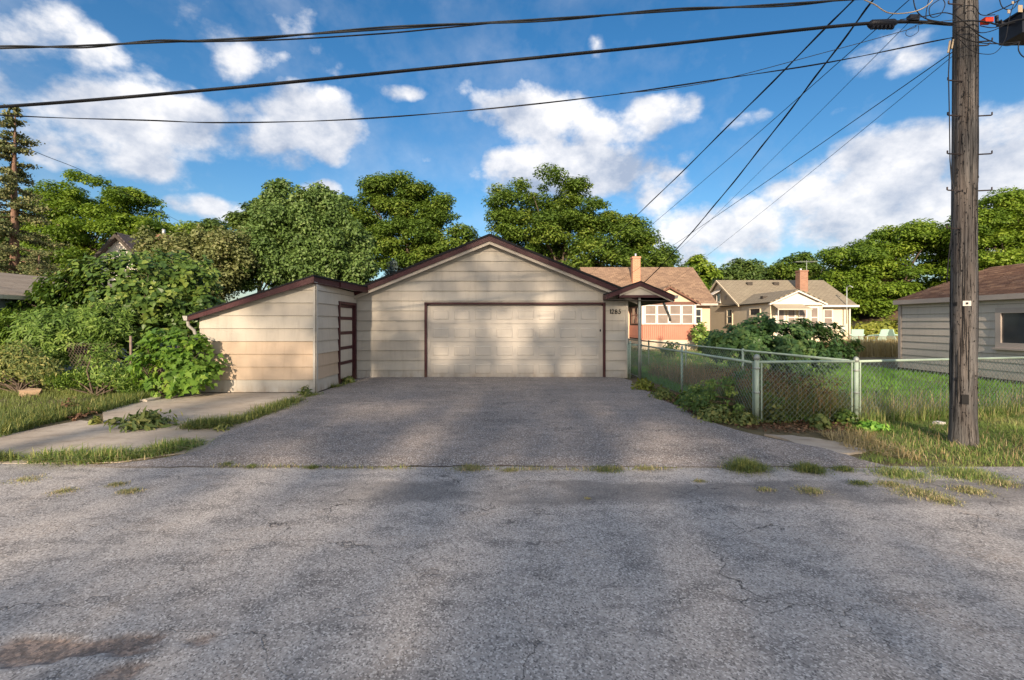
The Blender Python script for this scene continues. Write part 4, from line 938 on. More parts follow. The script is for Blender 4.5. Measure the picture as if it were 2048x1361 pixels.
def copy_tree(o, loc, rz, label):
    c = o.copy(); COL.objects.link(c); c.location = loc; c.rotation_euler = (0,0,rz); c['label'] = label
    for k in o.children:
        q = k.copy(); COL.objects.link(q); q.parent = c
    return c
copy_tree(ch0, (20.9, 27.6, .12), 2.6, 'mint lawn chair nearest the cream house, leftmost of three')
copy_tree(ch0, (23.25, 27.6, .12), 1.75, 'mint lawn chair turned sideways, rightmost of three')
ch0.location = (22.1, 27.6, .12); ch0.rotation_euler = (0, 0, 3.4)

# ------------------------------------------------------------------ small litter
def rubble(name, label, cat, x, y, sx, sy, sz, mat, seed):
    r = random.Random(seed); bm = bmesh.new(); bmesh.ops.create_cube(bm, size=1)
    bmesh.ops.subdivide_edges(bm, edges=bm.edges, cuts=2, use_grid_fill=True)
    for v in bm.verts: v.co = Vector((v.co.x*sx, v.co.y*sy, v.co.z*sz+sz*.45)) + Vector((r.uniform(-1,1)*sx*.08, r.uniform(-1,1)*sy*.08, r.uniform(-1,1)*sz*.10))
    me = bpy.data.meshes.new(name); bm.to_mesh(me); bm.free(); me.materials.append(mat); o = link(name, me); o.location = (x, y, 0); o.rotation_euler = (0,0,r.uniform(0,1.5)); return tag(o, label, cat)
M_stone = paint('pinkish stone', (.42,.30,.20), .9, .2, (.2,.15,.1), .5, 5, .4)
rubble('stone_block', 'pinkish stone block lying in the left grass', 'stone', *G(62,793), .30, .22, .15, M_stone, 2)
rubble('broken_board', 'broken pale board piece beside the maple sapling', 'debris', *G(300,803), .30, .16, .06, M_skirt, 4)
rubble('litter_scrap', 'white scrap of litter in the grass near the pole', 'litter', *G(1878,850), .12, .09, .05, M_white, 6)
# ------------------------------------------------------------------ plants
def unit(a): return a / np.maximum(np.linalg.norm(a, axis=-1, keepdims=True), 1e-9)
def rdir(n): return unit(RNG.normal(size=(n, 3)))
TPL = {
 'diamond': ([(0,0,0),(.30,.45,.07),(0,1,-.06),(-.30,.45,.07)], [(0,1,2),(0,2,3)]),
 'slim':    ([(0,0,0),(.15,.45,.04),(0,1,-.10),(-.15,.45,.04)], [(0,1,2),(0,2,3)]),
 'heart':   ([(0,0,0),(.36,.10,.07),(.40,.42,.05),(0,1,-.16),(-.40,.42,.05),(-.36,.10,.07)], [(0,1,2),(0,2,3),(0,3,4),(0,4,5)]),
 'maple':   ([(0,0,0),(.30,.02,.03),(.22,.24,.04),(.52,.42,.0),(.24,.52,.04),(0,1,-.12),(-.24,.52,.04),(-.52,.42,.0),(-.22,.24,.04),(-.30,.02,.03)], [(0,1,2),(0,2,4),(2,3,4),(0,4,5),(0,5,6),(0,6,8),(6,7,8),(0,8,9)]),
 'spray':   ([(0,0,0),(.16,.25,.05),(.34,.30,-.02),(.15,.55,.04),(.26,.75,-.04),(0,1.05,-.10),(-.26,.75,-.04),(-.15,.55,.04),(-.34,.30,-.02),(-.16,.25,.05)], [(0,1,9),(1,2,3),(9,7,8),(1,3,7),(1,7,9),(3,4,5),(3,5,7),(5,6,7)]),
}
def leaves(name, P, N, size, tpl, mat, parent, org, rnd=None, droop=.3, kind=None, jitter=.35):
    n = len(P); tv, tf = TPL[tpl]; tv = np.array(tv, float); tf = np.array(tf)
    N = unit(N + RNG.normal(size=(n, 3))*jitter)
    T = RNG.normal(size=(n, 3)); T[:, 2] -= droop; T = T - N*np.sum(T*N, -1, keepdims=True); T = unit(T); B = np.cross(T, N)
    s = size[:, None, None] if hasattr(size, '__len__') else size
    V = P[:, None, :] + s*(tv[None, :, 0:1]*B[:, None, :] + tv[None, :, 1:2]*T[:, None, :] + tv[None, :, 2:3]*N[:, None, :])
    Fc = (np.arange(n)*len(tv))[:, None, None] + tf[None]
    rnd = RNG.random(n) if rnd is None else rnd
    o = np_mesh(name, V.reshape(-1, 3), Fc.reshape(-1, 3), mat, parent, org, np.repeat(np.clip(rnd, 0, 1), len(tf)))
    if kind: o['kind'] = kind
    return o
def blob_pts(blobs, d, depth, n, hollow=.45):
    """points through the volume of a crown made of rounded masses, given as where they stand (px), at distance d"""
    C = []; R = []
    for b in blobs:
        x, y, z = U(b[0], b[1], d + (b[4] if len(b) > 4 else 0)); C.append((x, y, z)); k = y/F; R.append((b[2]*k, max(b[2], b[3])*k*depth, b[3]*k))
    C = np.array(C); R = np.array(R); w = (R.prod(1))**.55; w /= w.sum()
    i = RNG.choice(len(C), n, p=w); r = (hollow + (1-hollow)*RNG.random(n)**.6)[:, None]
    return C[i] + rdir(n)*r*R[i], C, R
def limb(mb, a, b, r0, r1, bow=.12, n=6, sides=5):
    a, b = Vector(a), Vector(b); L_ = (b-a).length; o = Vector((random.uniform(-1,1), random.uniform(-1,1), .6))*L_*bow; P = []
    for k in range(n+1): u = k/n; P.append(a.lerp(b, u) + o*u*(1-u)*2 + Vector((random.uniform(-1,1), random.uniform(-1,1), 0))*L_*.02)
    mb.tube(P, [r0+(r1-r0)*k/n for k in range(n+1)], sides)
def tree(name, label, blobs, d, mat, bark, trunk, nclump=90, per=300, cr=.9, flat=.5, leaf='spray', size=.28, depth=.8, group=None, cat='tree', hollow=.45, droop=.2, limbs=26, up=.8, sizevar=.35, zmin=None):
    """tapered trunk, limbs out to the leaf clumps, clumps of leaf sprays through the crown"""
    tx, tw, fork = trunk                      # trunk px, radius (m), fork height (m)
    X0 = (tx-CX)/F*d; t = thing(name, label, cat, (X0, d, 0), group); org = (X0, d, 0)
    P, C, R = blob_pts(blobs, d, depth, nclump, hollow)
    if zmin is not None: P = P[P[:, 2] > zmin]
    n = len(P); ctr = C.mean(0); rad = cr*(.6+.8*RNG.random(n))
    L_ = np.repeat(np.arange(n), (per*(rad/cr)**2).astype(int)); m = len(L_)
    q = rdir(m)*(RNG.random(m)**.42)[:, None]
    pos = P[L_] + q*rad[L_][:, None]*np.array([1, 1, flat]); pos[:, 2] -= .25*(np.hypot(q[:, 0], q[:, 1])**2)*rad[L_]*flat
    nr = q*np.array([.6, .6, .4]); nr[:, 2] += up
    base = RNG.random(n)*.55
    keep = pos[:, 2] > .05
    leaves('crown', pos[keep], nr[keep], (size*(1-sizevar+2*sizevar*RNG.random(m)))[keep], leaf, mat, t, org, (base[L_]+RNG.random(m)*.45)[keep], droop)
    mb = MB(); f = Vector((X0+random.uniform(-.2,.2), d, fork)); top = Vector((ctr[0], ctr[1], ctr[2]+.2*R[:,2].max()))
    mb.tube([(X0,d,-.1),(X0,d,.25),tuple(Vector((X0,d,.25)).lerp(f,.5)),tuple(f)], [tw*1.35,tw*1.05,tw*.95,tw*.85], 9); limb(mb, f, top, tw*.8, tw*.12, .06, 8, 7)
    for i in RNG.choice(n, min(limbs, n), replace=False):
        h = random.uniform(.0, .75); limb(mb, f.lerp(top, h), P[i], tw*(.42-.3*h), tw*.05, .12)
    part('trunk', mb, bark, t, True)
    return t
B_grey = bark_mat('grey brown bark', (.05,.038,.03), (.16,.12,.09)); B_red = bark_mat('reddish spruce bark', (.12,.07,.05), (.26,.165,.12))
L_loc  = leaf_mat('locust leaf', (0.055, 0.110, 0.021), (0.139, 0.223, 0.033), (0.278, 0.339, 0.060), .40)
L_loc2 = leaf_mat('bright locust leaf', (0.074, 0.143, 0.021), (0.186, 0.294, 0.033), (0.335, 0.419, 0.060), .42)
L_pale = leaf_mat('pale grey green leaf', (0.055, 0.103, 0.027), (0.145, 0.235, 0.062), (0.303, 0.395, 0.149), .30)
L_oliv = leaf_mat('olive seed leaf', (0.112, 0.140, 0.048), (0.224, 0.251, 0.098), (0.382, 0.353, 0.182), .30)
L_far  = leaf_mat('far dark leaf', (0.044, 0.093, 0.029), (0.112, 0.178, 0.044), (0.186, 0.250, 0.065), .35)
L_vine = leaf_mat('dark vine leaf', (0.043, 0.094, 0.025), (0.116, 0.196, 0.040), (0.290, 0.354, 0.078), .30, .38)
L_hedge= leaf_mat('yellow green hedge leaf', (0.058, 0.123, 0.022), (0.154, 0.254, 0.046), (0.308, 0.424, 0.092), .32)
L_map  = leaf_mat('fresh maple leaf', (0.091, 0.202, 0.034), (0.202, 0.352, 0.055), (0.343, 0.484, 0.084), .42, .4)
L_bush = leaf_mat('blue green bush leaf', (0.037, 0.094, 0.033), (0.092, 0.181, 0.054), (0.202, 0.290, 0.090), .30, .4)
L_yel  = leaf_mat('yellow green shrub leaf', (0.143, 0.187, 0.033), (0.286, 0.319, 0.055), (0.396, 0.374, 0.077), .4)
L_spr  = leaf_mat('tired spruce needles', (0.062, 0.091, 0.034), (0.164, 0.190, 0.079), (0.287, 0.271, 0.122), .12, .7)
L_blue = leaf_mat('blue spruce needles', (0.055, 0.083, 0.083), (0.099, 0.143, 0.143), (0.154, 0.198, 0.198), .12, .7)
L_weed = leaf_mat('weed leaf', (0.092, 0.145, 0.047), (0.203, 0.251, 0.076), (0.406, 0.389, 0.130), .38)
L_grass= leaf_mat('verge grass', (0.116, 0.207, 0.051), (0.265, 0.342, 0.092), (0.568, 0.486, 0.265), .35, .6, .0)
L_dry  = leaf_mat('dry verge grass', (0.186, 0.225, 0.078), (0.390, 0.379, 0.181), (0.667, 0.499, 0.361), .35, .6)
L_lawn = leaf_mat('lawn grass', (0.104, 0.282, 0.044), (0.222, 0.462, 0.068), (0.392, 0.597, 0.107), .35, .6)
L_tall = leaf_mat('tall rusty grass', (0.174, 0.158, 0.065), (0.348, 0.258, 0.121), (0.558, 0.315, 0.198), .3, .7)
L_straw= leaf_mat('straw grass', (0.330, 0.253, 0.110), (0.462, 0.363, 0.187), (0.550, 0.462, 0.275), .3, .7)
L_mulch= leaf_mat('dead leaves', (0.077, 0.039, 0.024), (0.165, 0.088, 0.050), (0.264, 0.165, 0.099), .1, .9)

tree('locust_tree', 'tall green locust tree between the spruce and the white house', [(190,392,72,45),(130,405,55,48),(262,425,58,45),(215,470,110,45),(320,465,60,24),(120,485,60,50),(200,520,110,40),(290,500,60,40)], 42, L_loc2, B_grey, (135,.24,5.5), 260, 330, 1.0, .52, size=.23, group='locust trees behind the yards')
tree('locust_tree', 'dark green locust tree rising just left of the garage gable', [(785,382,55,36),(845,415,62,42),(760,440,65,48),(892,468,52,42),(800,490,110,42),(735,500,60,45),(870,520,80,40)], 42, L_loc, B_grey, (815,.30,5), 260, 330, 1.0, .52, size=.23, group='locust trees behind the yards')
tree('locust_tree', 'largest broad locust tree, behind the garage gable and peach house', [(1105,382,75,36),(1020,410,48,36),(1175,425,72,40),(1005,465,52,42),(1095,460,95,55),(1225,470,82,44),(1262,462,52,34),(1292,515,58,36),(1130,520,140,40),(1000,515,40,32),(1250,535,110,30)], 44, L_loc, B_grey, (1110,.42,5), 360, 330, 1.08, .52, size=.23, limbs=40, group='locust trees behind the yards')
tree('locust_tree', 'spreading bright locust tree left of the utility pole', [(1800,485,85,32),(1722,520,68,36),(1862,505,70,48),(1770,560,105,40),(1690,580,50,40),(1860,590,70,50),(1760,620,90,30)], 40, L_loc2, B_grey, (1792,.34,4.2), 270, 340, 1.0, .45, size=.22, limbs=40, group='locust trees behind the yards')
tree('locust_tree', 'bright locust tree at the right edge behind the pole', [(1990,412,52,24),(1950,455,58,38),(2045,440,70,55),(1980,505,80,40),(2090,490,90,70),(1950,540,70,40)], 36, L_loc2, B_grey, (2040,.32,4), 240, 320, .9, .46, size=.20, group='locust trees behind the yards')
tree('young_tree', 'small light tree behind the right end of the peach roof', [(1385,528,24,17),(1405,555,32,26),(1380,575,40,30)], 46, L_loc2, B_grey, (1400,.14,3), 34, 260, .85, .5, size=.30, group='far trees between the houses')
tree('young_tree', 'round far tree over the left part of the cream house roof', [(1492,538,42,22),(1540,553,42,16),(1470,558,40,26),(1510,570,70,26)], 52, L_far, B_grey, (1500,.2,3), 56, 260, 1.1, .5, size=.34, group='far trees between the houses')
tree('young_tree', 'far feathery tree behind the brown chimney of the cream house', [(1600,528,36,20),(1580,555,32,24),(1650,545,50,24),(1640,580,70,30)], 48, L_loc, B_grey, (1620,.2,3), 60, 260, 1.05, .5, size=.32, group='far trees between the houses')
tree('far_tree', 'dark far tree showing right of the white house chimney', [(365,468,40,18),(430,470,42,24),(420,500,90,25)], 58, L_far, B_grey, (400,.25,4), 60, 240, 1.3, .5, size=.42, group='far dark trees at left')
tree('far_tree', 'dark far tree just left of the tall pale tree', [(505,440,40,24),(545,425,45,28),(520,480,80,35)], 56, L_far, B_grey, (520,.25,4), 60, 240, 1.3, .45, size=.42, group='far dark trees at left')
tree('far_tree', 'dark far tree between the pale tree and the left locust', [(685,415,42,26),(700,450,50,36),(660,440,45,40)], 54, L_far, B_grey, (690,.25,4), 60, 240, 1.3, .45, size=.42, group='far dark trees at left')
tree('far_tree', 'dark far tree low behind the gap between both houses', [(1440,575,50,26),(1400,600,60,30),(1345,560,50,40)], 58, L_far, B_grey, (1430,.25,3), 46, 240, 1.3, .5, size=.42, group='far dark trees at left')
tree('far_tree', 'dark tree mass low under the spreading right locust', [(1740,610,60,36),(1800,620,60,40),(1700,625,40,34)], 50, L_far, B_grey, (1750,.25,2), 60, 240, 1.2, .5, size=.4, group='far dark trees at left')
tree('far_tree', 'dark tree low behind the white house and the spruce', [(60,540,80,50),(150,560,80,50),(250,560,90,40),(20,480,50,50)], 50, L_far, B_grey, (100,.25,2), 110, 240, 1.3, .5, size=.42, group='far dark trees at left')
tree('pale_tree', 'large pale grey green tree directly behind the shed', [(585,458,64,46),(640,450,54,40),(680,485,62,48),(560,505,85,52),(640,530,95,48),(712,540,42,46),(505,505,48,42),(590,418,20,24),(637,400,13,26),(562,400,14,28),(604,405,9,22),(665,418,13,24),(530,425,14,24),(545,545,90,45)], 19, L_pale, B_grey, (620,.2,1.6), 360, 300, .40, .9, 'diamond', .135, .9, hollow=.6, droop=.9, up=.35, limbs=40)
tree('olive_tree', 'loose olive coloured tree with upright shoots behind the dark vine', [(335,530,52,42),(415,535,56,48),(385,492,34,24),(310,500,22,30),(460,510,40,45),(370,570,90,40)], 17.2, L_oliv, B_grey, (380,.13,1.2), 230, 150, .36, 1.0, 'diamond', .12, .9, hollow=.5, droop=-.3, up=.4, limbs=30)
def spruce(label, px, d, ztop, mat, bark, z0, r0, sparse, name='spruce_tree', seed=5, n=30):
    rs = np.random.default_rng(seed); X0 = (px-CX)/F*d; t = thing(name, label, 'tree', (X0, d, 0)); org = (X0, d, 0)
    mb = MB(); mb.tube([(X0,d,-.1),(X0+.03,d,ztop*.4),(X0+.02,d,ztop*.75),(X0+.1,d,ztop)], [.34*r0/3,.22*r0/3,.11*r0/3,.02], 8); P = []; N = []
    for i in range(n):
        u = i/(n-1); z = z0+(ztop-z0)*u; R = r0*(1-u)**.85+.28*(r0/3)
        for j in range(5 if u < .8 else 4):
            if rs.random() < sparse*(1-abs(u-.55)): continue
            a = rs.uniform(0, 6.283); ln = R*rs.uniform(.55, 1.08); dr = -.10-.22*(1-u)
            pts = [Vector((X0+math.cos(a)*ln*k/5, d+math.sin(a)*ln*k/5, z+dr*ln*(k/5)*1.2+.12*ln*(k/5)**3)) for k in range(6)]
            mb.tube(pts, [.045*r0/3*(1-k/6)+.008 for k in range(6)], 4)
            m = int(65+140*ln); v = rs.random(m)**.6; q = np.array([tuple(p) for p in pts]); ii = np.clip((v*5).astype(int), 0, 4); ff = (v*5-ii)[:, None]
            p = q[ii]*(1-ff)+q[ii+1]*ff; sp_ = (.10+.22*v*(ln/2))[:, None]; p = p+rs.normal(size=(m,3))*sp_*np.array([.8,.8,.42]); P.append(p); nn = rs.normal(size=(m,3))*.6; nn[:,2] += .6; N.append(nn)
    P = np.concatenate(P); N = np.concatenate(N)
    leaves('needles', P, N, .16*(d/30)*(.7+.6*RNG.random(len(P))), 'slim' if d < 28 else 'diamond', mat, t, org, droop=.3); part('trunk', mb, bark, t, True); return t
spruce('tall thinning brownish spruce with a visible trunk at left edge', 28, 30, 15.7, L_spr, B_red, 2.6, 3.2, .48, n=34)
spruce('low brown drooping spruce beneath the tall spruce at left edge', 75, 27, 5.6, L_spr, B_red, .6, 3.0, .05, seed=9, n=16)
spruce('small blue spruce tip peeking over the shed and garage roofs', 785, 24, 4.7, L_blue, B_grey, 1.0, 1.6, .05, seed=11, n=18)

# ------------------------------------------------------------------ bushes
def bush(name, label, blobs, d, mat, leaf, size, n, depth=.8, hollow=.62, group=None, cat='bush', nobj=0, bark=None, stems=14, base=None, up=.55, droop=.8, clump=0, cs=.2, zmin=.03):
    X0, Y0 = base or ((sum(b[0] for b in blobs)/len(blobs)-CX)/F*d, d); t = thing(name, label, cat, (X0, Y0, 0), group); org = (X0, Y0, 0)
    if clump:
        Pc, C, R = blob_pts(blobs, d, depth, clump, hollow); i = RNG.integers(0, clump, n); q = rdir(n)*(RNG.random(n)**.5)[:, None]
        P = Pc[i]+q*cs*np.array([1,1,.75]); rn = RNG.random(clump)[i]*.55+RNG.random(n)*.45
    else: P, C, R = blob_pts(blobs, d, depth, n, hollow); rn = RNG.random(n)
    ctr = C.mean(0); N = unit(P-ctr)*.7; N[:, 2] += up; N[:, 1] -= .35
    k = P[:, 2] > zmin; P, N, rn = P[k], N[k], rn[k]; sz = size*(.65+.7*RNG.random(len(P)))
    if nobj:      # the largest leaves, nearest the viewer, one by one
        o_ = np.argsort(P[:, 1])[:nobj*3]; pick = RNG.choice(o_, nobj, replace=False); keep = np.ones(len(P), bool); keep[pick] = False
        tv, tf = TPL[leaf]; shared = []
        for s_ in range(4):
            me = bpy.data.meshes.new('leaf'); me.from_pydata([(x, y, z+.04*math.sin(s_+3*x)) for x, y, z in tv], [], tf); me.materials.append(mat)
            at = me.attributes.new('rnd', 'FLOAT', 'FACE'); at.data.foreach_set('value', np.full(len(tf), .2+.22*s_, dtype=np.float32)); shared.append(me)
        from mathutils import Matrix
        for j in pick:
            nn = Vector(N[j]+RNG.normal(size=3)*.35).normalized(); tt = Vector((random.gauss(0,1), random.gauss(0,1), random.gauss(0,1)-droop)); tt = (tt-nn*tt.dot(nn)).normalized(); bb = tt.cross(nn)
            o = link('leaf', shared[random.randrange(4)], t); s2 = float(sz[j]*1.1)
            o.matrix_local = Matrix(((bb.x*s2, tt.x*s2, nn.x*s2, P[j,0]-X0), (bb.y*s2, tt.y*s2, nn.y*s2, P[j,1]-Y0), (bb.z*s2, tt.z*s2, nn.z*s2, P[j,2]), (0,0,0,1)))
        P, N, rn, sz = P[keep], N[keep], rn[keep], sz[keep]
    leaves('foliage', P, N, sz, leaf, mat, t, org, rn, droop, 'stuff' if nobj else None)
    mb = MB()
    for j in range(stems):
        e = P[RNG.integers(len(P))]; limb(mb, (X0+random.uniform(-.35,.35)*R[:,0].max(), Y0+random.uniform(-.2,.2), -.02), e, .022, .005, .15, 5, 4)
    part('stems', mb, bark or B_grey, t, True)
    return t
bush('vine_thicket', 'large dark thicket of broad heart shaped leaves left of the shed', [(300,545,90,48),(385,565,55,52),(200,560,70,48),(330,600,90,50),(240,620,90,48),(160,610,60,42),(395,625,45,45),(300,660,90,40),(130,580,46,34),(95,620,60,44),(60,650,40,36)], 12.2, L_vine, 'heart', .118, 16500, .7, .62, nobj=280, clump=760, cs=.2, base=(-9.4, 12.2), stems=30)
bush('pointed_hedge', 'feathery yellow green hedge at the left edge below the teal garage', [(40,655,75,38),(130,655,85,40),(-40,670,80,50),(60,700,110,38),(170,690,70,38),(200,650,60,40)], 11.2, L_hedge, 'slim', .13, 15000, .7, .6, clump=420, cs=.2, base=(-11.5, 11.2), droop=.1, stems=24)
bush('maple_sapling', 'bright green maple sapling leaning against the left wall of the shed', [(325,690,48,42),(300,735,42,36),(368,715,42,40),(335,770,36,26),(415,728,26,26,.25),(400,690,20,24,.2),(375,755,40,26)], 9.35, L_map, 'maple', .135, 1500, .75, .35, nobj=300, base=(-7.2, 9.4), stems=22, clump=170, cs=.16, cat='sapling', up=.7, droop=1.0)
bush('goldenrod_weeds', 'pale feathery weeds standing at the left edge before the hedge', [(30,720,50,38),(80,745,45,30),(0,735,50,40),(-40,740,50,40)], 9.9, L_weed, 'slim', .085, 5200, .6, .2, cat='weeds', up=.3, droop=-1.2, base=(-10.6, 9.9), stems=30)
bush('light_weeds', 'light green weeds in front of the rusty chain link scrap', [(170,755,45,22),(225,750,40,30),(260,765,34,24),(200,715,22,34),(130,765,40,16)], 9.6, L_hedge, 'slim', .085, 3600, .6, .2, cat='weeds', up=.3, droop=-1.0, base=(-8.7, 9.6), stems=24)
bush('berry_bush', 'broad dark green bush behind the chain link fence, before the houses', [(1475,678,55,28),(1560,680,70,34),(1640,688,58,32),(1520,702,105,32),(1610,652,28,22),(1690,690,26,24),(1525,648,22,20),(1440,690,36,22),(1600,715,95,30),(1575,655,16,14),(1655,655,18,16),(1490,655,16,14)], 11.6, L_bush, 'maple', .098, 12500, .8, .5, nobj=260, clump=420, cs=.15, base=(6.7, 11.9), stems=30, up=.8)
bush('yellow_shrub', 'yellow green shrubs beside the far mint lawn chairs', [(1755,655,26,12),(1785,650,22,16),(1730,660,26,12),(1800,665,26,18),(1765,672,50,12)], 31, L_yel, 'diamond', .26, 2200, .8, .3, clump=160, cs=.35, base=(24.6, 31), stems=6)
bush('foundation_shrub', 'yellowish shrub beside the corner of the peach house porch', [(1400,665,16,22),(1415,680,20,18)], 25.5, L_hedge, 'diamond', .22, 700, .8, .3, base=(10.9, 25.5), stems=6)
bush('small_shrub', 'small leafy sprig standing before the peach porch foundation', [(1345,690,16,8),(1335,698,16,8)], 20, L_bush, 'diamond', .13, 260, .8, .2, base=(7.0, 20), stems=5)

# ------------------------------------------------------------------ grasses
def inpoly(x, y, P):
    c = np.zeros(len(x), bool)
    for (x0, y0), (x1, y1) in zip(P, P[1:]+P[:1]): 
        with np.errstate(divide='ignore', invalid='ignore'): c ^= ((y0 > y) != (y1 > y)) & (x < (x1-x0)*(y-y0)/(y1-y0)+x0)
    return c
def scatter(P, n, patch=0, thr=.45, seed=3, near=True):
    xs, ys = zip(*P); out = []; tot = 0
    while tot < n:
        m = n*3; 
        y = RNG.uniform(min(ys), max(ys), m); x = RNG.uniform(min(xs), max(xs), m); k = inpoly(x, y, P)
        if patch: k &= fbm(x, y, patch, seed) + .12*RNG.normal(size=m) > thr
        out.append(np.stack([x[k], y[k]], -1)); tot += k.sum()
        if k.sum() == 0: break
    return np.concatenate(out)[:n]
def blades(name, XY, h, w, mat, label, cat=None, parent=None, org=(0,0,0), lean=.45, z=0.0, hvar=.5, rnd=None, kind='stuff', one=False, spread=0):
    n = len(XY); H = h*(1-hvar+2*hvar*RNG.random(n)) if not hasattr(h, '__len__') else h
    a = RNG.uniform(0, 6.283, n); dr = np.stack([np.cos(a), np.sin(a)], -1); L_ = np.abs(RNG.normal(size=n))*lean+spread; side = np.stack([-dr[:,1], dr[:,0]], -1)*(w*(.6+.8*RNG.random(n)))[:, None]
    Z0 = np.full(n, z) if not hasattr(z, '__len__') else z
    p = lambda u, wk: np.concatenate([XY+dr*(H*L_*u**1.7)[:, None]+side*wk, (Z0+H*u*(1-.35*np.clip(L_,0,1.6)*u))[:, None]], 1)
    if one: V = np.stack([p(0,-.5), p(0,.5), p(1,0)], 1); T = np.array([(0,1,2)])
    else: V = np.stack([p(0,-.5), p(0,.5), p(.5,.42), p(.5,-.42), p(1,0)], 1); T = np.array([(0,1,2),(0,2,3),(3,2,4)])
    Fc = (np.arange(n)*V.shape[1])[:, None, None]+T[None]
    r = RNG.random(n) if rnd is None else rnd
    o = np_mesh(name, V.reshape(-1,3), Fc.reshape(-1,3), mat, parent, org, np.repeat(np.clip(r, 0, 1), len(T)))
    if parent is None: tag(o, label, cat, None, kind)
    elif kind: o['kind'] = kind
    return o
def tone(XY, s=1.3, seed=8, a=.7): return np.clip((fbm(XY[:,0], XY[:,1], s, seed)-.5)*1.7+.42, 0, 1)*a+RNG.random(len(XY))*(1-a)
vg = [(3.80,5.0),(4.3,4.90),(4.9,4.84),(9.5,4.75),(11,7.9),(9.4,7.95),(5.3,7.05),(4.75,6.55),(4.4,5.9),(4.15,5.35)]
xy = scatter(vg, 40000, 1.1, .33); blades('verge_grass', xy, .055*(.4+1.4*fbm(xy[:,0],xy[:,1],1.4,17))*(.5+RNG.random(len(xy))), .006, L_grass, 'mixed green and dry verge grass round the pole', rnd=tone(xy), lean=1.2)
xy = scatter(vg, 3000, .8, .5, 6); blades('dry_grass', xy, .10, .005, L_straw, 'dry straw blades in the right verge', lean=1.1)
lv = [(-14,5.25),G(0,878),G(90,852),G(210,826),G(290,805),(-7.1,9.3),(-7.2,10.4),(-15,10.6)]
xy = scatter(lv, 34000, .9, .30); blades('verge_grass', xy, .10, .008, L_weed, 'long sunlit yellow green grass on the left verge', rnd=tone(xy, 1.1, 4), lean=.6)
xy = scatter([G(0,845),G(210,805),G(300,797),G(215,824),G(90,850),G(0,877)], 4200); blades('verge_grass', xy, .15, .014, L_weed, 'green weedy grass fringe along the left concrete edge', lean=.8)
xy = scatter([G(170,775),G(215,790),G(300,790),G(290,762),G(200,760)], 2600); blades('verge_grass', xy, .34, .009, L_lawn, 'long dark grass below the maple sapling', lean=.8)
lawn = [(5.35,7.2),(9.4,8.1),(12.5,8.6),(12.5,14.8),(12.5,24),(5.0,24),(4.3,16),(5.1,9)]
xy = scatter(lawn, 52000, .7, .25); blades('lawn_grass', xy, .10, .012, L_lawn, 'green mown lawn beside the taupe garage', rnd=tone(xy, .6, 5, .6), lean=.7, one=True)
xy = scatter([(3.2,13),(5,13),(13,24),(40,24),(40,40),(2,29)], 26000); blades('lawn_grass', xy, .13, .04, L_dry, 'sunlit far lawn before the houses', rnd=tone(xy, .4, 6), lean=.7, one=True)
yard = [(3.72,6.95),(5.2,7.1),(4.4,14.5),(3.6,14.5)]
xy = scatter(yard, 16000, .9, .28); blades('yard_grass', xy, .16, .010, L_lawn, 'shaded grass inside the narrow fenced yard', rnd=tone(xy, 1, 3, .5), lean=.7)
xy = scatter([(3.75,6.98),(5.25,7.1),(5.15,8.9),(3.95,9.2)], 3000, 1.4, .36); blades('tall_grass', xy, .60, .008, L_tall, 'tall rusty seeding grass behind the corner fence posts', lean=.75, hvar=.45)
xy = scatter([(3.75,6.98),(5.25,7.1),(5.15,8.6),(3.85,8.6)], 6500, 1.2, .3, 9); blades('tall_grass', xy, .44, .010, L_weed, 'tall green grass mixed into the rusty grass', lean=1.0, hvar=.4)
xy = scatter([(4.0,9.2),(5.0,9.2),(4.6,12.6),(3.75,12.6)], 3000, 1.2, .4); blades('tall_grass', xy, .5, .010, L_tall, 'rusty grass along the slanting back fence', lean=.8)
xy = scatter([(5.3,7.05),(9.4,7.92),(9.4,8.2),(5.3,7.5)], 900, 1.0, .40); blades('tall_grass', xy, .42, .008, L_dry, 'tall dry grass along the fence right of the second post', lean=.5)
xy = scatter([(5.3,6.85),(9.4,7.7),(9.4,7.95),(5.3,7.05)], 1600, 1.0, .3); blades('tall_grass', xy, .20, .009, L_grass, 'uncut grass in front of the fence behind the pole', lean=.6)
xy = scatter([(15.0,20.5),(19.5,20.5),(19.8,22.6),(15.2,22.6)], 5200); blades('straw_grass', xy, .80, .03, L_straw, 'band of tall straw coloured grass by the taupe garage', lean=.22, hvar=.25, one=True)

sd = scatter([(3.75,7.0),(5.25,7.12),(5.1,9.0),(3.95,9.4)], 2600, 1.4, .36); zz = .30+.36*RNG.random(len(sd))
o = leaves('seed_heads', np.concatenate([sd, zz[:,None]], 1), RNG.normal(size=(len(sd),3)), .05*(.6+.8*RNG.random(len(sd))), 'slim', L_mulch, None, (0,0,0), droop=-.8); tag(o, 'rusty seed heads above the tall grass behind the fence', None, None, 'stuff')
bush('tangled_weeds', 'tangled leafy weeds inside the fence by the corner post', [(1440,790,60,40),(1560,800,60,34),(1650,805,50,30),(1490,770,40,30),(1600,770,40,26),(1400,800,40,30)], 7.5, L_vine, 'diamond', .05, 4200, 1.2, .3, cat='weeds', clump=170, cs=.10, base=(4.5, 7.5), stems=26, up=.5)
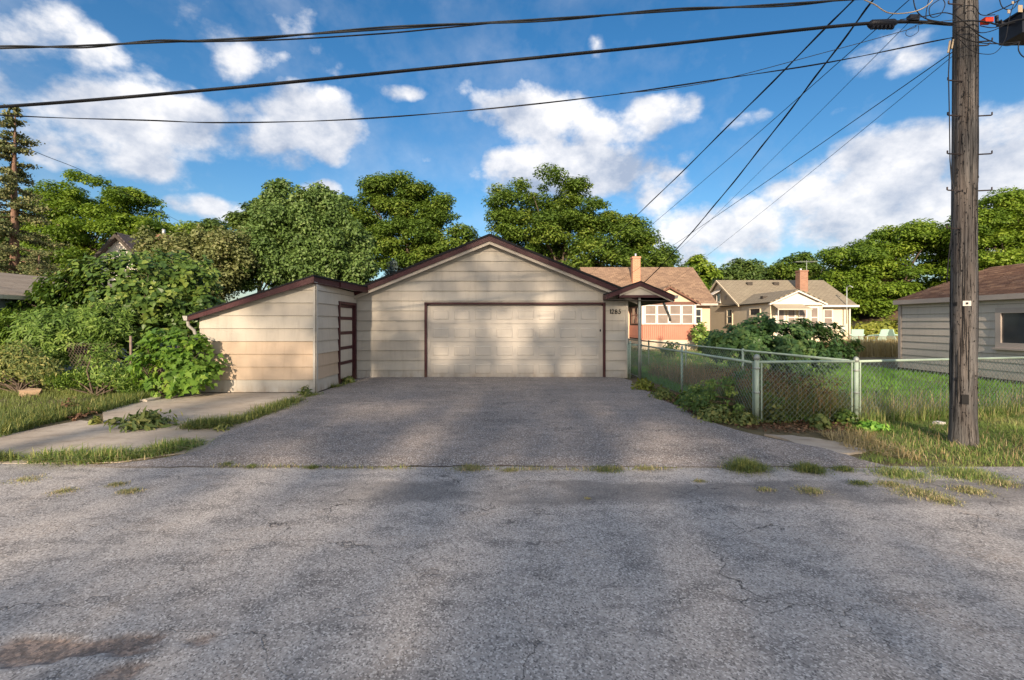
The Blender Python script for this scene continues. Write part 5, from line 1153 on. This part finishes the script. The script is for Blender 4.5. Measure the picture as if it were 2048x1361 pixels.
# tufts and weeds: each clump its own thing
def tuft(px, py, w, h, n, mat, label, name='grass_tuft', dd=None, bl=.0045, group='grass tufts in the pavement cracks', lean=1.4, cat='grass tuft'):
    x, y = G(px, py); wx = w/F*y; t = np.stack([RNG.normal(x, wx*.45, n), RNG.normal(y, min(wx*.30, .12) if dd is None else dd, n)], -1); t[:,0] = np.clip(t[:,0], x-wx*1.1, x+wx*1.1)
    H = h/F*y*(.4+.8*RNG.random(n))*np.exp(-((t[:,0]-x)/(wx*.8+1e-6))**2*.6)
    o = blades(name, t, H, bl, mat, None, None, None, lean=lean, z=.01, kind=None)
    o.data.transform(__import__('mathutils').Matrix.Translation((-x, -y, 0))); o.location = (x, y, 0); return tag(o, label, cat, group)
TF = [(1494,940,44,24,520,L_weed,'bushy green tuft in the crack, largest right of the driveway'), (1618,943,34,18,380,L_weed,'green tuft in the crack beside dry straw blades'), (1688,942,26,9,180,L_weed,'low thin green tuft nearest the right verge on the crack'),
      (455,932,22,8,110,L_weed,'small tuft at the left end of the driveway crack'), (505,936,14,7,80,L_weed,'tiny green tuft right of the left crack end'), (625,938,14,7,80,L_weed,'tiny green tuft on the crack, third from the left end'),
      (940,940,34,9,200,L_dry,'yellowish tuft at the middle of the driveway crack'), (1020,943,16,7,80,L_dry,'small yellow tuft just right of the middle one'), (1215,942,40,8,170,L_weed,'flat green tuft on the crack below the garage number'), (1290,940,16,7,80,L_dry,'small yellow tuft left of the largest green tuft'),
      (260,986,28,7,130,L_dry,'pale grass streak in the alley at the left'), (130,985,30,6,110,L_dry,'pale grass streak farther left in the alley'), (235,972,24,6,100,L_dry,'short pale grass streak just above the left one'), (55,962,40,6,120,L_dry,'pale grass streak at the left edge of the alley'),
      (1620,985,34,8,180,L_dry,'dry grass patch in the alley below the straw blades'), (1840,990,60,10,330,L_dry,'long dry grass patch in the alley before the pole'), (1780,972,30,8,160,L_dry,'dry grass patch left of the pole shadow line'), (1940,985,44,9,240,L_dry,'dry grass patch below the pole at right'), (1720,970,26,7,120,L_weed,'green wisp between the two dry alley patches'), (1890,1005,34,8,150,L_dry,'lowest dry grass patch in the alley crack at right'),(2000,970,44,9,220,L_dry,'dry grass patch at the far right alley edge'),(1530,982,22,6,90,L_dry,'thin dry wisp under the largest green tuft'),(1400,965,16,5,60,L_dry,'tiny dry wisp in the dark asphalt band'),(1175,1000,8,4,30,L_dry,'single tiny wisp in the alley, centre right'),
      (1235,757,26,8,120,L_weed,'low weeds at the base of the garage by the number'), (1800,952,60,14,420,L_grass,'ragged grass edge spilling onto the alley left of pole'),(1930,952,80,16,560,L_grass,'ragged grass edge spilling onto the alley below pole')]
for p in TF: tuft(*p[:4], int(p[4]*2.6), *p[5:])
def seam(pts, n, h, mat, label, width=.10, name='crack_weeds', bl=.009, zb=.012):
    P = [np.array(G(*p)) for p in pts]; i = RNG.integers(0, len(P)-1, n); u = RNG.random(n)[:, None]; A = np.array(P); xy = A[i]*(1-u)+A[i+1]*u; den = fbm(xy[:,0]*1.0, xy[:,1], 2.2, 14); xy = xy[den > .36]; den = den[den > .36]
    xy = xy+RNG.normal(size=xy.shape)*width*np.array([.6,.5]); H = h*(.3+.9*RNG.random(len(xy)))*np.clip((den-.34)*5, .2, 1.3)
    return blades(name, xy, H, bl, mat, label, 'weeds', lean=1.5, z=zb, kind=None)
seam([(385,857),(440,853),(500,838),(560,818),(600,802),(632,792)], 5200, .13, L_weed, 'strip of green weeds along the seam between concrete and driveway', .17)
seam([(80,922),(200,922),(275,915),(330,905),(385,890)], 4600, .12, L_grass, 'strip of short grass between lower concrete slab and alley', .15)
seam([(-60,926),(0,923),(35,922)], 500, .12, L_weed, 'grass strip at the left edge between slab and alley', .06)
seam([(430,935),(560,937),(700,939),(850,940),(1000,942),(1150,943),(1300,941),(1440,938),(1700,942)], 1100, .045, L_dry, 'thin yellowish weeds along the joint of driveway and alley', .05, bl=.007)
seam([(655,778),(680,776),(705,768)], 500, .12, L_weed, 'weeds at the foot of the shed door', .09)
def leafy(name, label, px, py, w, h, n, mat, leaf, size, cat='weed', group=None):
    x, y = G(px, py); wx = w/F*y; hz = h/F*y; t = thing(name, label, cat, (x, y, 0), group)
    q = RNG.normal(size=(n,3))*np.array([wx*.42, min(wx*.4, .16), 0]); u = RNG.random(n); q[:,2] = .02+hz*u*np.exp(-(q[:,0]/(wx*.9))**2); P = q+np.array([x,y,0]); N = q*np.array([1.2,1.2,0])/max(wx,.05); N[:,2] += .7
    leaves('leaves', P, N, size*(.6+.8*RNG.random(n)), leaf, mat, t, (x,y,0), droop=-.3); mb = MB()
    for i in range(8): limb(mb, (x+random.uniform(-.3,.3)*wx, y, 0), P[RNG.integers(n)], .006, .003, .1, 3, 4)
    part('stems', mb, L_weed, t); return t
leafy('broadleaf_weed', 'clump of broad pale green leaves growing between the two concrete slabs', 292, 856, 48, 24, 420, L_weed, 'slim', .14)
leafy('broadleaf_weed', 'small round weed left of the broad leaved clump on concrete', 193, 849, 10, 12, 40, L_weed, 'heart', .08)
leafy('broadleaf_weed', 'low dark weed beside the broad leaved clump on concrete', 232, 850, 16, 8, 50, L_weed, 'heart', .07)
leafy('broadleaf_weed', 'small weed rosette at the left driveway edge', 443, 862, 18, 8, 90, L_weed, 'slim', .07)
leafy('broadleaf_weed', 'spiky weed at the corner of the shed wall', 610, 792, 16, 14, 110, L_weed, 'slim', .10)
leafy('broadleaf_weed', 'round weed in front of the shed door', 698, 768, 14, 12, 120, L_weed, 'heart', .08)
leafy('dock_weed', 'brown seeding dock weed in the left grass', 138, 828, 16, 28, 130, L_mulch, 'diamond', .05)
leafy('yellow_weed', 'bright yellow green weed at the garage end of the driveway edge', 1287, 782, 24, 20, 420, L_yel, 'diamond', .075)
leafy('edge_weed', 'leafy weed right of the bright yellow one on driveway edge', 1325, 800, 24, 20, 380, L_weed, 'diamond', .075)
leafy('edge_weed', 'dark leafy weed at the base of the middle fence post', 1372, 812, 22, 24, 620, L_vine, 'heart', .055)
leafy('edge_weed', 'trailing vine weed left of the corner fence post', 1430, 842, 40, 28, 800, L_weed, 'diamond', .06)
leafy('edge_weed', 'leafy weed creeping round the corner fence post', 1490, 850, 30, 22, 520, L_weed, 'diamond', .055)
leafy('edge_weed', 'broad leaved weed just right of the corner fence post', 1545, 845, 24, 38, 230, L_weed, 'heart', .085)
leafy('edge_weed', 'broad leaved weed low under the front fence span', 1640, 858, 22, 24, 200, L_weed, 'heart', .07)
leafy('edge_weed', 'leafy weed beside the second front fence post', 1690, 848, 24, 26, 380, L_vine, 'heart', .055)
leafy('edge_weed', 'bright green weed right of the second front fence post', 1745, 862, 26, 12, 260, L_lawn, 'diamond', .08)
xy = scatter([G(1265,772),G(1400,840),G(1545,868),G(1720,868),G(1720,850),G(1520,842),G(1380,795)], 3000)
leaves('dead_leaves', np.concatenate([xy, .02+.015*RNG.random((len(xy),1))], 1), np.tile([0,0,1.], (len(xy),1)), .045*(.6+.8*RNG.random(len(xy))), 'diamond', L_mulch, None, (0,0,0), jitter=.3); tag(bpy.data.objects['dead_leaves'], 'brown dead leaves along the right driveway edge', None, None, 'stuff')
xy = scatter([G(110,835),G(180,815),G(215,822),G(150,845)], 500)
o = leaves('dead_leaves', np.concatenate([xy, .03+.03*RNG.random((len(xy),1))], 1), np.tile([0,0,1.], (len(xy),1)), .06*(.6+.8*RNG.random(len(xy))), 'diamond', L_mulch, None, (0,0,0), jitter=.4); tag(o, 'brown dead leaves beside the left concrete edge', None, None, 'stuff')
xy = scatter([G(1720,868),G(1860,930),G(1700,905),G(1640,872)], 900)
blades('straw_litter', np.asarray(xy), .10, .007, L_straw, 'dry cut straw on bare soil before the right verge', lean=2.2, z=.012)

# ------------------------------------------------------------------ the tall trees across the alley, behind the viewer, that dapple the yard
GAPS_W = [(1035,692,26,34),(1142,724,8,22),(890,714,8,14),(990,650,6,12),(1092,600,8,30),(975,500,10,18),(740,640,10,30),(830,600,8,12)]
GAPS_S = [(560,715,75,42),(470,735,45,36),(610,690,30,30),(520,660,30,16),(430,660,26,30),(640,740,8,40),(590,610,20,14),(480,690,40,16)]
GAPS_G = [(70,1010,190,60),(-80,960,200,60),(450,1045,150,36),(590,1010,70,50),(680,1040,60,30),(2010,1040,110,30),(1920,1010,60,26),(560,905,46,22),(900,890,30,14),(1330,890,60,22),(400,800,140,16),(110,890,260,36),(250,830,60,12),(480,812,120,14),(2000,880,60,30),(1850,920,60,20),(760,820,40,10)]
def gap_keep(P):  # shapes the crowns: leaves on chosen sun rays removed to place light patches
    S = np.array(SUN); keep = np.ones(len(P), bool)
    def kill(u, v, gaps, ok, mx, my):
        nonlocal keep
        for (px, py, rx, ry) in gaps: keep &= ~(ok & (((u-px)/(rx*.8+mx))**2+((v-py)/(ry*.8+my))**2 < 1))
    for Yp, gaps in ((GY, GAPS_W), (SY, GAPS_S)):
        k = (Yp-P[:,1])/S[1]; X = P[:,0]+S[0]*k; Z = P[:,2]+S[2]*k; ok = (Z > 0) & (Z < 4); ok &= (X > -4.3) if Yp == GY else (X < -4.2)
        kill(CX+X/Yp*F, HY-(Z-HC)/Yp*F, gaps, ok, .22/Yp*F, .22/Yp*F)
    keep |= RNG.random(len(P)) < .30
    k = -P[:,2]/S[2]; X = P[:,0]+S[0]*k; Y = P[:,1]+S[1]*k; ok = (Y > 1.5) & (Y < 10)
    thin = RNG.random(len(P)); keep &= ~((Y > .5) & (Y < 4.9) & (thin < np.where(Y < 2.6, .45, .62))); keep &= ~((Y >= 4.9) & (Y < 10) & (thin < .40))   # leaves dropped at random to let more sun onto alley and driveway
    kill(CX+X/np.maximum(Y,.1)*F, HY+HC/np.maximum(Y,.1)*F, GAPS_G, ok, .40*F/np.maximum(Y,.1), .55*HC*F/np.maximum(Y,.1)**2)
    return keep
def shade_tree(label, x, y, z0, z1, rx, n, size, seed):
    t = thing('shade_tree', label, 'tree', (x, y, 0), 'tall trees across the alley'); q = rdir(n)*(RNG.random(n)**.38)[:, None]
    q = np.sign(q)*np.abs(q)**.72
    P = np.array([x, y, (z0+z1)/2])+q*np.array([rx, rx*.6, (z1-z0)/2]); k = gap_keep(P); P = P[k]; N = q[k]*.5; N[:,2] += .3; N[:,1] += .8
    leaves('crown', P, N, size*(.6+.8*RNG.random(len(P))), 'spray', L_loc, t, (x, y, 0)); mb = MB().tube([(x,y,-.1),(x,y,z0*.7),(x+.3,y,z0+2),(x,y,z1-1)], [.24,.2,.13,.03], 8)
    for i in range(14): limb(mb, (x, y, random.uniform(z0*.7, z0+4)), P[RNG.integers(len(P))], .07, .012)
    part('trunk', mb, B_grey, t, True)
shade_tree('airy tree across the alley, behind the viewer far to the left', -10.6, -26, 8, 18.0, 2.6, 1150, .25, 1)
shade_tree('tallest leafy tree across the alley, directly behind the viewer', -5.0, -25, 8, 22.0, 5.8, 23000, .25, 2)
shade_tree('thin leafy tree across the alley, behind the viewer to the right', 4.6, -26, 8, 18.6, 5.2, 3300, .25, 3)
shade_tree('thin spreading tree across the alley, farthest right behind the viewer', 12.5, -25, 8, 15.5, 4.0, 1900, .25, 4)
